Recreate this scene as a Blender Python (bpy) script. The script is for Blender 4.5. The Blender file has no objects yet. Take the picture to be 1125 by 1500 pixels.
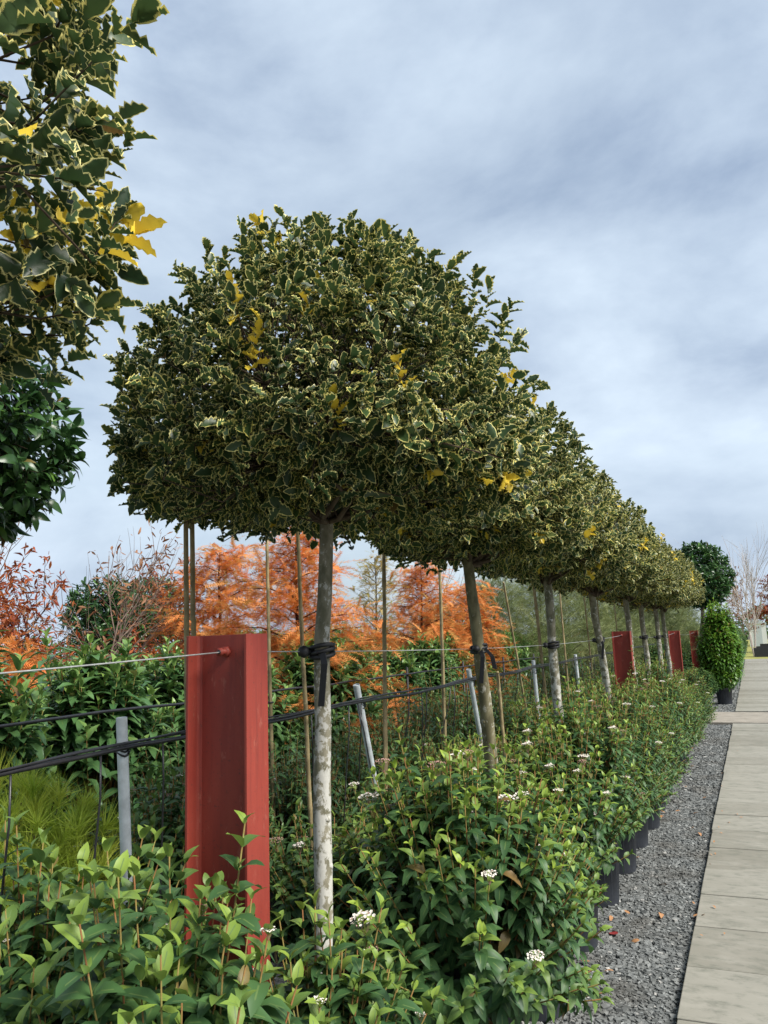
import bpy, math, random
import numpy as np
from mathutils import Matrix, Vector

sc = bpy.context.scene
PI = math.pi
# ------------------------------------------------------------------ camera
CAM = np.array([0.0, 0.0, 1.5])
YAW, PITCH, ROLL = math.radians(24.92), math.radians(9.651), math.radians(-2.0)
cd = bpy.data.cameras.new('camera'); cam = bpy.data.objects.new('camera', cd)
sc.collection.objects.link(cam); sc.camera = cam
Rcam = Matrix.Rotation(YAW, 3, 'Z') @ Matrix.Rotation(PI/2 + PITCH, 3, 'X') @ Matrix.Rotation(ROLL, 3, 'Z')
cam.matrix_world = Matrix.Translation(Vector(CAM)) @ Rcam.to_4x4()
cd.sensor_fit = 'VERTICAL'; cd.sensor_height = 36; cd.lens = 36 * 1127 / 1500
cd.clip_start = 0.05; cd.clip_end = 2000
# ------------------------------------------------------------------ world
SUN_EL, SUN_AZ = math.radians(46), math.radians(97)      # azimuth clockwise from +Y
w = bpy.data.worlds.new('World'); sc.world = w; w.use_nodes = True
nt = w.node_tree; N = nt.nodes; Lk = nt.links; N.clear()
def wn(t, **k):
    n = N.new(t)
    for a, b in k.items(): setattr(n, a, b)
    return n
sky = wn('ShaderNodeTexSky', sky_type='NISHITA'); sky.sun_disc = False
sky.sun_elevation = SUN_EL; sky.sun_rotation = SUN_AZ; sky.air_density = 1.3; sky.dust_density = 1.5
skm = wn('ShaderNodeVectorMath', operation='SCALE'); skm.inputs['Scale'].default_value = 0.095
Lk.new(sky.outputs[0], skm.inputs[0])
tc = wn('ShaderNodeTexCoord'); sp = wn('ShaderNodeSeparateXYZ'); Lk.new(tc.outputs['Generated'], sp.inputs[0])
cb = wn('ShaderNodeMapping'); cb.inputs['Scale'].default_value = (1, 1, 1.9); cb.inputs['Location'].default_value = (-4, 2.2, 5.5); Lk.new(tc.outputs['Generated'], cb.inputs[0])
def wnoise(scale, detail, rough, dist):
    n = wn('ShaderNodeTexNoise'); n.inputs['Scale'].default_value = scale; n.inputs['Detail'].default_value = detail
    n.inputs['Roughness'].default_value = rough; n.inputs['Distortion'].default_value = dist
    Lk.new(cb.outputs[0], n.inputs['Vector']); return n
n1 = wnoise(2.5, 8, 0.55, 0.15); n2 = wnoise(1.7, 3, 0.5, 0.2)
r1 = wn('ShaderNodeValToRGB'); Lk.new(n1.outputs[0], r1.inputs[0])       # thick cloud: grey-blue belly to white
els = r1.color_ramp.elements
els[0].position = 0.34; els[0].color = (0.29, 0.37, 0.50, 1)
els[1].position = 0.70; els[1].color = (0.82, 0.87, 0.92, 1)
e = els.new(0.46); e.color = (0.44, 0.53, 0.65, 1)
e = els.new(0.60); e.color = (0.58, 0.68, 0.79, 1)
r2 = wn('ShaderNodeValToRGB'); Lk.new(n2.outputs[0], r2.inputs[0])       # how far the cloud thins
r2.color_ramp.elements[0].position = 0.40; r2.color_ramp.elements[0].color = (0.72, 0.72, 0.72, 1)
r2.color_ramp.elements[1].position = 0.60; r2.color_ramp.elements[1].color = (1, 1, 1, 1)
mx = wn('ShaderNodeMix', data_type='RGBA'); Lk.new(r2.outputs[0], mx.inputs[0])
Lk.new(skm.outputs[0], mx.inputs[6]); Lk.new(r1.outputs[0], mx.inputs[7])
bg = wn('ShaderNodeBackground'); bg.inputs[1].default_value = 0.66; Lk.new(mx.outputs[2], bg.inputs[0])
wo = wn('ShaderNodeOutputWorld'); Lk.new(bg.outputs[0], wo.inputs[0])
# ------------------------------------------------------------------ sun
sl = bpy.data.lights.new('sun', 'SUN'); sl.energy = 3.4; sl.angle = math.radians(28); sl.color = (1, 0.95, 0.88)
so = bpy.data.objects.new('sun', sl); sc.collection.objects.link(so)
sd = Vector((math.sin(SUN_AZ) * math.cos(SUN_EL), math.cos(SUN_AZ) * math.cos(SUN_EL), math.sin(SUN_EL)))
so.rotation_euler = sd.to_track_quat('Z', 'Y').to_euler(); so.location = (8, -3, 12)
sc.view_settings.view_transform = 'Standard'; sc.view_settings.look = 'None'
sc.view_settings.gamma = 1; sc.view_settings.exposure = 1.02
sc.render.engine = 'CYCLES'
sc.cycles.max_bounces = 6; sc.cycles.diffuse_bounces = 3; sc.cycles.transmission_bounces = 3

# ------------------------------------------------------------------ scene helpers
col = sc.collection
def link(o, parent=None):
    col.objects.link(o)
    if parent is not None: o.parent = parent
    return o
def tag(o, label=None, cat=None, group=None, kind=None):
    if label: o['label'] = label
    if cat: o['category'] = cat
    if group: o['group'] = group
    if kind: o['kind'] = kind
    return o
def empty(name, loc, label, cat, group=None, rz=0.0):
    o = bpy.data.objects.new(name, None); o.empty_display_size = 0.1
    o.location = loc; o.rotation_euler = (0, 0, rz); link(o)
    return tag(o, label, cat, group)
def copy_tree(src, parent=None):
    c = src.copy(); col.objects.link(c); c.parent = parent
    for ch in src.children: copy_tree(ch, c)
    return c
def relabel(o, label, cat=None):
    o['label'] = label
    if cat: o['category'] = cat

class MB:
    def __init__(s): s.v = []; s.f = []; s.n = 0; s.smooth = []
    def add(s, V, F, smooth=False):
        V = [tuple(map(float, p)) for p in V]
        s.v += V; s.f += [tuple(i + s.n for i in q) for q in F]; s.smooth += [smooth] * len(F); s.n += len(V); return s
    def box(s, lo, hi):
        (a, b, c), (d, e_, f) = lo, hi
        return s.add([(a,b,c),(d,b,c),(d,e_,c),(a,e_,c),(a,b,f),(d,b,f),(d,e_,f),(a,e_,f)],
                     [(0,3,2,1),(4,5,6,7),(0,1,5,4),(1,2,6,5),(2,3,7,6),(3,0,4,7)])
    def tube(s, pts, rad, sides=6, cap=True, wob=0.0, rng=None):
        P = np.array(pts, float); n = len(P)
        rad = np.broadcast_to(np.array(rad, float), (n,))
        T = np.gradient(P, axis=0); T /= np.linalg.norm(T, axis=1)[:, None] + 1e-9
        a = np.array([0, 0, 1.0]) if abs(T[0][2]) < 0.8 else np.array([1.0, 0, 0])
        V = []; u = np.cross(T[0], a)
        for i in range(n):
            u = u - T[i] * np.dot(u, T[i]); u /= np.linalg.norm(u) + 1e-9; v = np.cross(T[i], u)
            for k in range(sides):
                th = 2 * PI * k / sides
                rr = rad[i] * (1 + (rng.uniform(-wob, wob) if rng else 0))
                V.append(P[i] + rr * (math.cos(th) * u + math.sin(th) * v))
        F = [(i*sides+k, i*sides+(k+1) % sides, (i+1)*sides+(k+1) % sides, (i+1)*sides+k) for i in range(n-1) for k in range(sides)]
        if cap: F += [tuple(range(sides-1, -1, -1)), tuple((n-1)*sides+k for k in range(sides))]
        return s.add(V, F, True)
    def lathe(s, prof, c=(0, 0, 0), sides=24):
        V = [(c[0]+r*math.cos(2*PI*k/sides), c[1]+r*math.sin(2*PI*k/sides), c[2]+z) for r, z in prof for k in range(sides)]
        F = [(i*sides+k, i*sides+(k+1) % sides, (i+1)*sides+(k+1) % sides, (i+1)*sides+k) for i in range(len(prof)-1) for k in range(sides)]
        return s.add(V, F, True)
    def build(s, name, mat, parent=None, bevel=0.0):
        me = bpy.data.meshes.new(name); me.from_pydata(s.v, [], s.f); me.update()
        me.polygons.foreach_set('use_smooth', s.smooth)
        me.materials.append(mat)
        o = link(bpy.data.objects.new(name, me), parent)
        if bevel:
            m = o.modifiers.new('bevel', 'BEVEL'); m.width = bevel; m.segments = 2; m.limit_method = 'ANGLE'
        return o

def fast_mesh(name, V, T, C, mat, smooth=True):
    """V (n,3), T (m,3) triangles, C (n,4) point colours"""
    me = bpy.data.meshes.new(name)
    me.vertices.add(len(V)); me.vertices.foreach_set('co', np.ascontiguousarray(V, np.float32).ravel())
    me.loops.add(T.size); me.loops.foreach_set('vertex_index', np.ascontiguousarray(T, np.int32).ravel())
    me.polygons.add(len(T)); me.polygons.foreach_set('loop_start', np.arange(0, T.size, 3, dtype=np.int32))
    me.polygons.foreach_set('loop_total', np.full(len(T), 3, np.int32))
    me.polygons.foreach_set('use_smooth', np.full(len(T), smooth, bool))
    if C is not None:
        at = me.attributes.new('lf', 'FLOAT_COLOR', 'POINT'); at.data.foreach_set('color', np.ascontiguousarray(C, np.float32).ravel())
    me.update(calc_edges=True); me.materials.append(mat)
    return me

# ------------------------------------------------------------------ materials
MATS = {}
def new_mat(name):
    m = bpy.data.materials.new(name); m.use_nodes = True; nt = m.node_tree
    for n in list(nt.nodes):
        if n.type != 'OUTPUT_MATERIAL': nt.nodes.remove(n)
    MATS[name] = m
    return m, nt, nt.nodes, nt.links, nt.nodes['Material Output']
def mixc(nt, fac, a, b):
    n = nt.nodes.new('ShaderNodeMix'); n.data_type = 'RGBA'
    for sock, v in ((0, fac), (6, a), (7, b)):
        if hasattr(v, 'is_linked'): nt.links.new(v, n.inputs[sock])
        elif sock == 0: n.inputs[0].default_value = v
        else: n.inputs[sock].default_value = (*v, 1)
    return n.outputs[2]
def noise(nt, scale, detail=4, rough=0.55, vec=None, dist=0.0):
    n = nt.nodes.new('ShaderNodeTexNoise'); n.inputs['Scale'].default_value = scale; n.inputs['Detail'].default_value = detail
    n.inputs['Roughness'].default_value = rough; n.inputs['Distortion'].default_value = dist
    if vec is None:
        t = nt.nodes.new('ShaderNodeTexCoord'); vec = t.outputs['Object']
    nt.links.new(vec, n.inputs['Vector']); return n.outputs[0]
def ramp(nt, src, lo, hi):
    n = nt.nodes.new('ShaderNodeMapRange'); n.inputs[1].default_value = lo; n.inputs[2].default_value = hi
    n.interpolation_type = 'SMOOTHSTEP'; nt.links.new(src, n.inputs[0]); return n.outputs[0]
def math_(nt, op, a, b):
    n = nt.nodes.new('ShaderNodeMath'); n.operation = op
    for i, v in enumerate((a, b)):
        if hasattr(v, 'is_linked'): nt.links.new(v, n.inputs[i])
        else: n.inputs[i].default_value = v
    return n.outputs[0]
def bump(nt, h, strength, dist):
    b = nt.nodes.new('ShaderNodeBump'); b.inputs['Strength'].default_value = strength; b.inputs['Distance'].default_value = dist
    nt.links.new(h, b.inputs['Height']); return b.outputs[0]
def scaled(nt, sx, sy, sz):
    t = nt.nodes.new('ShaderNodeTexCoord'); m = nt.nodes.new('ShaderNodeMapping'); m.inputs['Scale'].default_value = (sx, sy, sz)
    nt.links.new(t.outputs['Object'], m.inputs[0]); return m.outputs[0]

def leaf_mat(name, a, b, young, margin=None, rough=0.42, trans=0.22, rib=None, spec=0.4):
    m, nt, nn, lk, out = new_mat(name)
    at = nn.new('ShaderNodeAttribute'); at.attribute_name = 'lf'
    sep = nn.new('ShaderNodeSeparateColor'); lk.new(at.outputs['Color'], sep.inputs[0])
    edge, tone, yo = sep.outputs[0], sep.outputs[1], sep.outputs[2]
    c = mixc(nt, tone, a, b)
    c = mixc(nt, yo, c, young)
    if rib: c = mixc(nt, ramp(nt, edge, 0.14, 0.02), c, rib)
    if margin:
        ed = math_(nt, 'ADD', edge, math_(nt, 'MULTIPLY', math_(nt, 'SUBTRACT', noise(nt, 70, 3), 0.5), 0.6))
        ed = math_(nt, 'ADD', ed, math_(nt, 'MULTIPLY', math_(nt, 'SUBTRACT', tone, 0.5), 0.16))
        c = mixc(nt, ramp(nt, ed, 0.74, 0.84), c, mixc(nt, tone, margin[0], margin[1]))
        c = mixc(nt, ramp(nt, yo, 0.55, 0.8), c, margin[2])
    c = mixc(nt, math_(nt, 'SUBTRACT', 1.0, at.outputs['Alpha']), c, (0.20, 0.12, 0.04))
    p = nn.new('ShaderNodeBsdfPrincipled'); lk.new(c, p.inputs['Base Color']); p.inputs['Roughness'].default_value = rough
    p.inputs['Specular IOR Level'].default_value = spec
    t = nn.new('ShaderNodeBsdfTranslucent'); lk.new(c, t.inputs['Color'])
    mxs = nn.new('ShaderNodeMixShader'); mxs.inputs[0].default_value = trans
    lk.new(p.outputs[0], mxs.inputs[1]); lk.new(t.outputs[0], mxs.inputs[2]); lk.new(mxs.outputs[0], out.inputs[0])
    return m
holly_m = leaf_mat('holly_leaf', (0.025, 0.055, 0.022), (0.065, 0.11, 0.035), (0.17, 0.19, 0.04),
                   ((0.82, 0.78, 0.38), (0.74, 0.64, 0.16), (0.78, 0.58, 0.06)), rough=0.36, trans=0.25, spec=0.35)
vib_m = leaf_mat('viburnum_leaf', (0.032, 0.085, 0.030), (0.075, 0.155, 0.048), (0.29, 0.40, 0.055), rib=(0.12, 0.19, 0.06), rough=0.46, trans=0.25, spec=0.35)
vibd_m = leaf_mat('dark_shrub_leaf', (0.04, 0.10, 0.034), (0.085, 0.17, 0.05), (0.22, 0.33, 0.07), rough=0.36, trans=0.25)
laurel_m = leaf_mat('laurel_leaf', (0.052, 0.13, 0.046), (0.12, 0.23, 0.075), (0.32, 0.46, 0.09), rib=(0.11, 0.19, 0.06), rough=0.25, trans=0.22)
dark_m = leaf_mat('dark_evergreen_leaf', (0.022, 0.06, 0.02), (0.05, 0.115, 0.03), (0.15, 0.30, 0.045), rough=0.28, trans=0.2)
bright_m = leaf_mat('bright_hedge_leaf', (0.06, 0.15, 0.02), (0.12, 0.25, 0.03), (0.26, 0.42, 0.04), rough=0.35, trans=0.3)
orange_m = leaf_mat('orange_conifer_needle', (0.68, 0.21, 0.05), (0.80, 0.33, 0.10), (0.50, 0.34, 0.10), rough=0.6, trans=0.35, spec=0.2)
red_m = leaf_mat('red_autumn_leaf', (0.15, 0.022, 0.014), (0.30, 0.06, 0.022), (0.46, 0.15, 0.03), rough=0.5, trans=0.3, spec=0.3)
brown_m = leaf_mat('brown_dry_leaf', (0.17, 0.075, 0.04), (0.30, 0.15, 0.08), (0.36, 0.2, 0.1), rough=0.6, trans=0.2, spec=0.2)
pine_m = leaf_mat('pine_needle', (0.30, 0.42, 0.04), (0.46, 0.56, 0.07), (0.62, 0.66, 0.1), rough=0.45, trans=0.25, spec=0.3)
feather_m = leaf_mat('feathery_needle', (0.12, 0.16, 0.06), (0.22, 0.26, 0.1), (0.32, 0.34, 0.14), rough=0.55, trans=0.25, spec=0.25)
yellow_m = leaf_mat('yellow_autumn_leaf', (0.36, 0.26, 0.06), (0.5, 0.36, 0.09), (0.3, 0.3, 0.08), rough=0.5, trans=0.3, spec=0.3)
flower_m = leaf_mat('flower', (0.78, 0.74, 0.66), (0.84, 0.82, 0.76), (0.62, 0.33, 0.27), rough=0.6, trans=0.2, spec=0.2)

def bark_mat(name, base, dark, lichen, amount, zfade=None):
    m, nt, nn, lk, out = new_mat(name)
    v = scaled(nt, 1, 1, 0.45)
    c = mixc(nt, ramp(nt, noise(nt, 26, 5, 0.6, v), 0.35, 0.65), dark, base)
    n2 = noise(nt, 30, 8, 0.68, scaled(nt, 1, 1, 0.8), 0.25)
    if zfade:
        t = nn.new('ShaderNodeTexCoord'); s = nn.new('ShaderNodeSeparateXYZ'); lk.new(t.outputs['Object'], s.inputs[0])
        n2 = math_(nt, 'SUBTRACT', n2, math_(nt, 'MULTIPLY', ramp(nt, s.outputs[2], zfade[0], zfade[1]), zfade[2]))
    c = mixc(nt, ramp(nt, n2, 0.545 - amount, 0.61 - amount), c, mixc(nt, noise(nt, 90, 2), lichen, tuple(x*0.72 for x in lichen)))
    p = nn.new('ShaderNodeBsdfPrincipled'); lk.new(c, p.inputs['Base Color']); p.inputs['Roughness'].default_value = 0.85
    p.inputs['Specular IOR Level'].default_value = 0.2
    lk.new(bump(nt, noise(nt, 60, 4, 0.6, v), 0.5, 0.004), p.inputs['Normal']); lk.new(p.outputs[0], out.inputs[0])
    return m
trunk_m = bark_mat('holly_bark', (0.24, 0.22, 0.16), (0.12, 0.115, 0.075), (0.50, 0.49, 0.44), 0.10, (0.95, 1.9, 0.12))
trunk2_m = bark_mat('mossy_bark', (0.19, 0.17, 0.10), (0.10, 0.09, 0.05), (0.42, 0.40, 0.33), 0.02, (0.9, 1.8, 0.1))
twig_m = bark_mat('brown_twig', (0.10, 0.075, 0.05), (0.05, 0.035, 0.025), (0.14, 0.12, 0.09), -0.05)
darktwig_m = bark_mat('dark_red_bark', (0.075, 0.03, 0.022), (0.03, 0.015, 0.012), (0.1, 0.06, 0.05), -0.05)
bare_m = bark_mat('grey_brown_twig', (0.26, 0.19, 0.15), (0.15, 0.105, 0.08), (0.3, 0.25, 0.2), -0.02)
birch_m = bark_mat('white_birch_bark', (0.52, 0.46, 0.41), (0.34, 0.28, 0.24), (0.6, 0.57, 0.52), 0.0)
stem_m = bark_mat('green_red_stem', (0.20, 0.17, 0.05), (0.20, 0.09, 0.035), (0.22, 0.22, 0.07), 0.0)
bamboo_m = bark_mat('bamboo_cane', (0.34, 0.27, 0.14), (0.20, 0.155, 0.085), (0.42, 0.36, 0.22), -0.03)

def plain(name, c, rough, metal=0.0, var=0.2, scale=12, bmp=0.0, c2=None, spec=0.5):
    m, nt, nn, lk, out = new_mat(name)
    n = noise(nt, scale, 6, 0.6)
    cc = mixc(nt, ramp(nt, n, 0.3, 0.7), tuple(x*(1-var) for x in c) if c2 is None else c2, tuple(min(1, x*(1+var)) for x in c))
    p = nn.new('ShaderNodeBsdfPrincipled'); lk.new(cc, p.inputs['Base Color']); p.inputs['Roughness'].default_value = rough
    p.inputs['Metallic'].default_value = metal; p.inputs['Specular IOR Level'].default_value = spec
    if bmp: lk.new(bump(nt, noise(nt, scale*6, 4), bmp, 0.003), p.inputs['Normal'])
    lk.new(p.outputs[0], out.inputs[0]); return m
pot_m = plain('black_plastic_pot', (0.030, 0.034, 0.042), 0.48, var=0.25, scale=9)
rubber_m = plain('black_rubber', (0.012, 0.012, 0.014), 0.55, var=0.2, scale=40)
pipe_m = plain('black_polythene_pipe', (0.020, 0.020, 0.023), 0.36, var=0.3, scale=15)
galv_m = plain('galvanised_steel', (0.52, 0.56, 0.58), 0.5, 0.1, var=0.18, scale=22, bmp=0.1)
wire_m = plain('steel_wire', (0.46, 0.47, 0.46), 0.4, 0.6, var=0.15, scale=60)
soil_m = plain('dark_soil', (0.030, 0.024, 0.019), 0.95, var=0.5, scale=30, bmp=0.8, spec=0.1)
white_m = plain('white_paint', (0.75, 0.75, 0.74), 0.5, var=0.05)
box_m = plain('black_planter', (0.022, 0.022, 0.024), 0.6, var=0.2)
litter_m = plain('dry_leaf', (0.34, 0.17, 0.07), 0.7, var=0.35, scale=20)
litterred_m = plain('red_fallen_leaf', (0.28, 0.03, 0.03), 0.6, var=0.25, scale=20)
lawn_m = plain('winter_lawn', (0.24, 0.235, 0.07), 0.9, var=0.3, scale=1.5, bmp=0.5, spec=0.1)
ground_m = plain('bare_ground', (0.07, 0.062, 0.05), 0.95, var=0.4, scale=3, bmp=0.6, spec=0.1)
strip_m = plain('buff_concrete', (0.26, 0.235, 0.195), 0.8, var=0.14, scale=5, bmp=0.15, spec=0.2)
berry_m = plain('red_berry', (0.42, 0.015, 0.02), 0.25, var=0.15)

# red oxide paint with dull streaks and chipped edges
m, nt, nn, lk, out = new_mat('red_oxide_paint'); red_post = m
c = mixc(nt, ramp(nt, noise(nt, 4, 6, 0.6, scaled(nt, 2, 2, 0.5)), 0.3, 0.7), (0.20, 0.027, 0.019), (0.27, 0.045, 0.029))
c = mixc(nt, math_(nt, 'MULTIPLY', ramp(nt, noise(nt, 14, 6, 0.7, scaled(nt, 3, 3, 0.12)), 0.5, 0.74), 0.5), c, (0.10, 0.02, 0.018))
c = mixc(nt, math_(nt, 'MULTIPLY', ramp(nt, noise(nt, 150, 3, 0.6), 0.62, 0.70), 0.6), c, (0.06, 0.03, 0.025))
c = mixc(nt, math_(nt, 'MULTIPLY', ramp(nt, noise(nt, 9, 8, 0.75, scaled(nt, 4, 4, 1.4)), 0.58, 0.64), 0.35), c, (0.34, 0.13, 0.09))
p = nn.new('ShaderNodeBsdfPrincipled'); lk.new(c, p.inputs['Base Color'])
rg = nn.new('ShaderNodeMapRange'); lk.new(noise(nt, 20, 4), rg.inputs[0]); rg.inputs[3].default_value = 0.45; rg.inputs[4].default_value = 0.7
lk.new(rg.outputs[0], p.inputs['Roughness']); p.inputs['Specular IOR Level'].default_value = 0.35
lk.new(bump(nt, noise(nt, 120, 3), 0.15, 0.001), p.inputs['Normal']); lk.new(p.outputs[0], out.inputs[0])

# pavers: worn grey timber-look concrete, tone differs slab by slab
m, nt, nn, lk, out = new_mat('paver_concrete'); paver_m = m
oi = nn.new('ShaderNodeObjectInfo')
v = scaled(nt, 1.6, 3.2, 1)
loc = nn.new('ShaderNodeVectorMath'); loc.operation = 'ADD'; lk.new(v, loc.inputs[0])
rv = nn.new('ShaderNodeVectorMath'); rv.operation = 'SCALE'; rv.inputs[0].default_value = (31, 17, 9); lk.new(oi.outputs['Random'], rv.inputs['Scale'])
lk.new(rv.outputs[0], loc.inputs[1]); v = loc.outputs[0]
c = mixc(nt, oi.outputs['Random'], (0.19, 0.18, 0.145), (0.26, 0.25, 0.21))
c = mixc(nt, math_(nt, 'MULTIPLY', ramp(nt, noise(nt, 2.2, 6, 0.65, v), 0.42, 0.75), 0.6), c, (0.32, 0.305, 0.26))
c = mixc(nt, math_(nt, 'MULTIPLY', ramp(nt, noise(nt, 6, 6, 0.7, v), 0.45, 0.75), 0.75), c, (0.115, 0.122, 0.095))
c = mixc(nt, ramp(nt, noise(nt, 70, 3, 0.6), 0.70, 0.76), c, (0.09, 0.085, 0.07))
p = nn.new('ShaderNodeBsdfPrincipled'); lk.new(c, p.inputs['Base Color']); p.inputs['Roughness'].default_value = 0.72
p.inputs['Specular IOR Level'].default_value = 0.3
lk.new(bump(nt, noise(nt, 45, 6, 0.7, scaled(nt, 1, 3, 1)), 0.25, 0.004), p.inputs['Normal']); lk.new(p.outputs[0], out.inputs[0])

# gravel: stone tone from the point colours; bed beneath is the same stone, unresolved
m, nt, nn, lk, out = new_mat('blue_grey_chip'); chip_m = m
at = nn.new('ShaderNodeAttribute'); at.attribute_name = 'lf'; sep = nn.new('ShaderNodeSeparateColor'); lk.new(at.outputs['Color'], sep.inputs[0])
c = mixc(nt, sep.outputs[1], (0.07, 0.076, 0.076), (0.27, 0.282, 0.272))
c = mixc(nt, sep.outputs[2], c, (0.46, 0.45, 0.42))
c = mixc(nt, math_(nt, 'MULTIPLY', noise(nt, 300, 2), 0.3), c, (0.08, 0.085, 0.08))
c = mixc(nt, math_(nt, 'MULTIPLY', ramp(nt, noise(nt, 2.2, 6, 0.6), 0.45, 0.7), 0.55), c, (0.085, 0.078, 0.065))
p = nn.new('ShaderNodeBsdfPrincipled'); lk.new(c, p.inputs['Base Color']); p.inputs['Roughness'].default_value = 0.75
p.inputs['Specular IOR Level'].default_value = 0.3; lk.new(p.outputs[0], out.inputs[0])
m, nt, nn, lk, out = new_mat('gravel_bed'); bed_m = m
vo = nn.new('ShaderNodeTexVoronoi'); vo.inputs['Scale'].default_value = 60; t = nn.new('ShaderNodeTexCoord'); lk.new(t.outputs['Object'], vo.inputs['Vector'])
sep = nn.new('ShaderNodeSeparateColor'); lk.new(vo.outputs['Color'], sep.inputs[0])
c = mixc(nt, sep.outputs[0], (0.055, 0.06, 0.065), (0.20, 0.215, 0.22))
c = mixc(nt, math_(nt, 'MULTIPLY', ramp(nt, noise(nt, 3, 5), 0.45, 0.7), 0.4), c, (0.07, 0.06, 0.05))
p = nn.new('ShaderNodeBsdfPrincipled'); lk.new(c, p.inputs['Base Color']); p.inputs['Roughness'].default_value = 0.85
lk.new(bump(nt, vo.outputs['Distance'], 0.9, 0.01), p.inputs['Normal']); lk.new(p.outputs[0], out.inputs[0])

# ------------------------------------------------------------------ leaf templates (blade along +Y, face +Z, length 1)
def strip_leaf(mid_t, out_t, wid, zmid, zout):
    V = []; E = []
    for t_ in mid_t: V.append((0, t_, zmid(t_))); E.append(0.0)
    nm = len(mid_t); T = []
    for sx in (-1, 1):
        base = len(V)
        for i, t_ in enumerate(out_t):
            wv = wid(t_, i); V.append((sx * wv, t_, zmid(t_) + zout(t_, i, wv))); E.append(1.0)
        A = list(range(nm)); B = [0] + [base + i for i in range(len(out_t))] + [nm - 1]
        tA = list(mid_t); tB = [mid_t[0]] + list(out_t) + [mid_t[-1]]
        i = j = 0
        while i < len(A) - 1 or j < len(B) - 1:
            stepB = j < len(B) - 1 and (i == len(A) - 1 or tB[j+1] <= tA[i+1])
            tri = (A[i], B[j], B[j+1]) if stepB else (A[i], B[j], A[i+1])
            if len(set(tri)) == 3: T.append(tri if sx > 0 else tri[::-1])
            if stepB: j += 1
            else: i += 1
    E = np.array(E); E[0] = 0.5; E[nm-1] = 1.0
    return np.array(V, float), np.array(T, int), E
def holly_tpl(seed, curl, spiny=0.04, n=8):
    r = random.Random(seed)
    ot = [0.09 + 0.83 * i / (n - 1) for i in range(n)]
    jit = [r.uniform(0.8, 1.2) for _ in ot]; cup = r.uniform(0.3, 0.75)
    def wid(t_, i): return (0.29 * math.sin(PI * min(1, t_ ** 0.9)) ** 0.7 * (1 if i % 2 else 0.93) + (spiny if i % 2 else 0)) * jit[i] ** 0.4
    def zo(t_, i, wv): return wv * cup + (0.06 if i % 2 else -0.04) * r.uniform(0.3, 1.5)
    return strip_leaf([0, 0.28, 0.55, 0.8, 1.02], ot, wid, lambda t_: -curl * t_ * t_, zo)
def oval_tpl(seed, width, curl, fold=0.3, wave=0.02, n=4):
    r = random.Random(seed)
    ot = [0.14 + 0.70 * i / (n - 1) for i in range(n)]
    return strip_leaf([0, 0.35, 0.7, 1.0], ot, lambda t_, i: width * math.sin(PI * t_ ** 0.85) ** 0.8,
                      lambda t_: 0.10 * math.sin(PI * t_) - curl * t_ * t_, lambda t_, i, wv: fold * wv + r.uniform(-wave, wave))
def frond_tpl(pairs, llen, ang, droop, lw):
    V = []; T = []; E = []
    def tri(a, b, c): 
        k = len(V); V.extend([a, b, c]); T.append((k, k+1, k+2)); E.extend([0.3, 0.3, 1])
    tri((-0.012, 0, 0), (0.012, 0, 0), (0, 1, -droop))
    for i in range(pairs):
        t_ = 0.08 + 0.9 * i / pairs; L = llen * (math.sin(PI * (0.15 + 0.75 * t_)) * 0.8 + 0.25)
        z = -droop * t_ * t_
        for sx in (-1, 1):
            tri((0, t_ - lw, z), (0, t_ + lw, z), (sx * L * math.sin(ang), t_ + L * math.cos(ang), z + 0.03 - 0.4 * droop * L + 0.04 * ((i * 7) % 3 - 1)))
    return np.array(V, float), np.array(T, int), np.array(E)
def tuft_tpl(seed, n, spread, wd):
    r = np.random.default_rng(seed); V = []; T = []; E = []
    for i in range(n):
        a = r.uniform(0, 2*PI); th = spread * r.uniform(0.25, 1.0); b = r.uniform(0, 0.45)
        d = np.array([math.sin(th)*math.cos(a), math.cos(th), math.sin(th)*math.sin(a)])
        s_ = np.cross(d, r.normal(size=3)); s_ /= np.linalg.norm(s_); L = r.uniform(0.7, 1.0)
        k = len(V); o_ = np.array([0, b, 0]); V += [o_ - s_*wd, o_ + s_*wd, o_ + d*L]; T.append((k, k+1, k+2)); E += [0.2, 0.2, 1]
    return np.array(V), np.array(T), np.array(E)
HOLLY = [holly_tpl(1, 0.12), holly_tpl(2, 0.25), holly_tpl(3, -0.05, 0.03), holly_tpl(4, 0.4, 0.055), holly_tpl(21, 0.3, 0.04), holly_tpl(22, 0.05, 0.05)]
HOLLYF = [holly_tpl(5, 0.15, 0.05, 5), holly_tpl(6, 0.35, 0.05, 5), holly_tpl(23, 0.0, 0.05, 5)]
VIB = [oval_tpl(1, 0.25, 0.25), oval_tpl(2, 0.27, 0.45), oval_tpl(3, 0.23, 0.1), oval_tpl(4, 0.26, 0.6, 0.2)]
VIBF = [oval_tpl(5, 0.26, 0.3, n=2), oval_tpl(6, 0.25, 0.5, n=2)]
LAU = [oval_tpl(7, 0.19, 0.2, 0.35), oval_tpl(8, 0.20, 0.35, 0.25), oval_tpl(9, 0.18, 0.05, 0.4)]
DARK = [oval_tpl(10, 0.19, 0.15, 0.25), oval_tpl(11, 0.21, 0.3, 0.2)]
SMALL = [oval_tpl(12, 0.24, 0.2, n=2)]
CURLY = [oval_tpl(13, 0.16, 0.8, 0.5, n=3), oval_tpl(14, 0.18, -0.5, 0.6, n=3)]
CYP = [frond_tpl(11, 0.21, 1.0, 0.25, 0.03), frond_tpl(10, 0.25, 0.9, 0.45, 0.03)]
FEA = [frond_tpl(9, 0.30, 0.45, 0.15, 0.012), frond_tpl(8, 0.34, 0.5, 0.35, 0.012)]
PINE = [tuft_tpl(1, 44, 1.2, 0.017), tuft_tpl(2, 40, 1.05, 0.017)]

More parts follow.
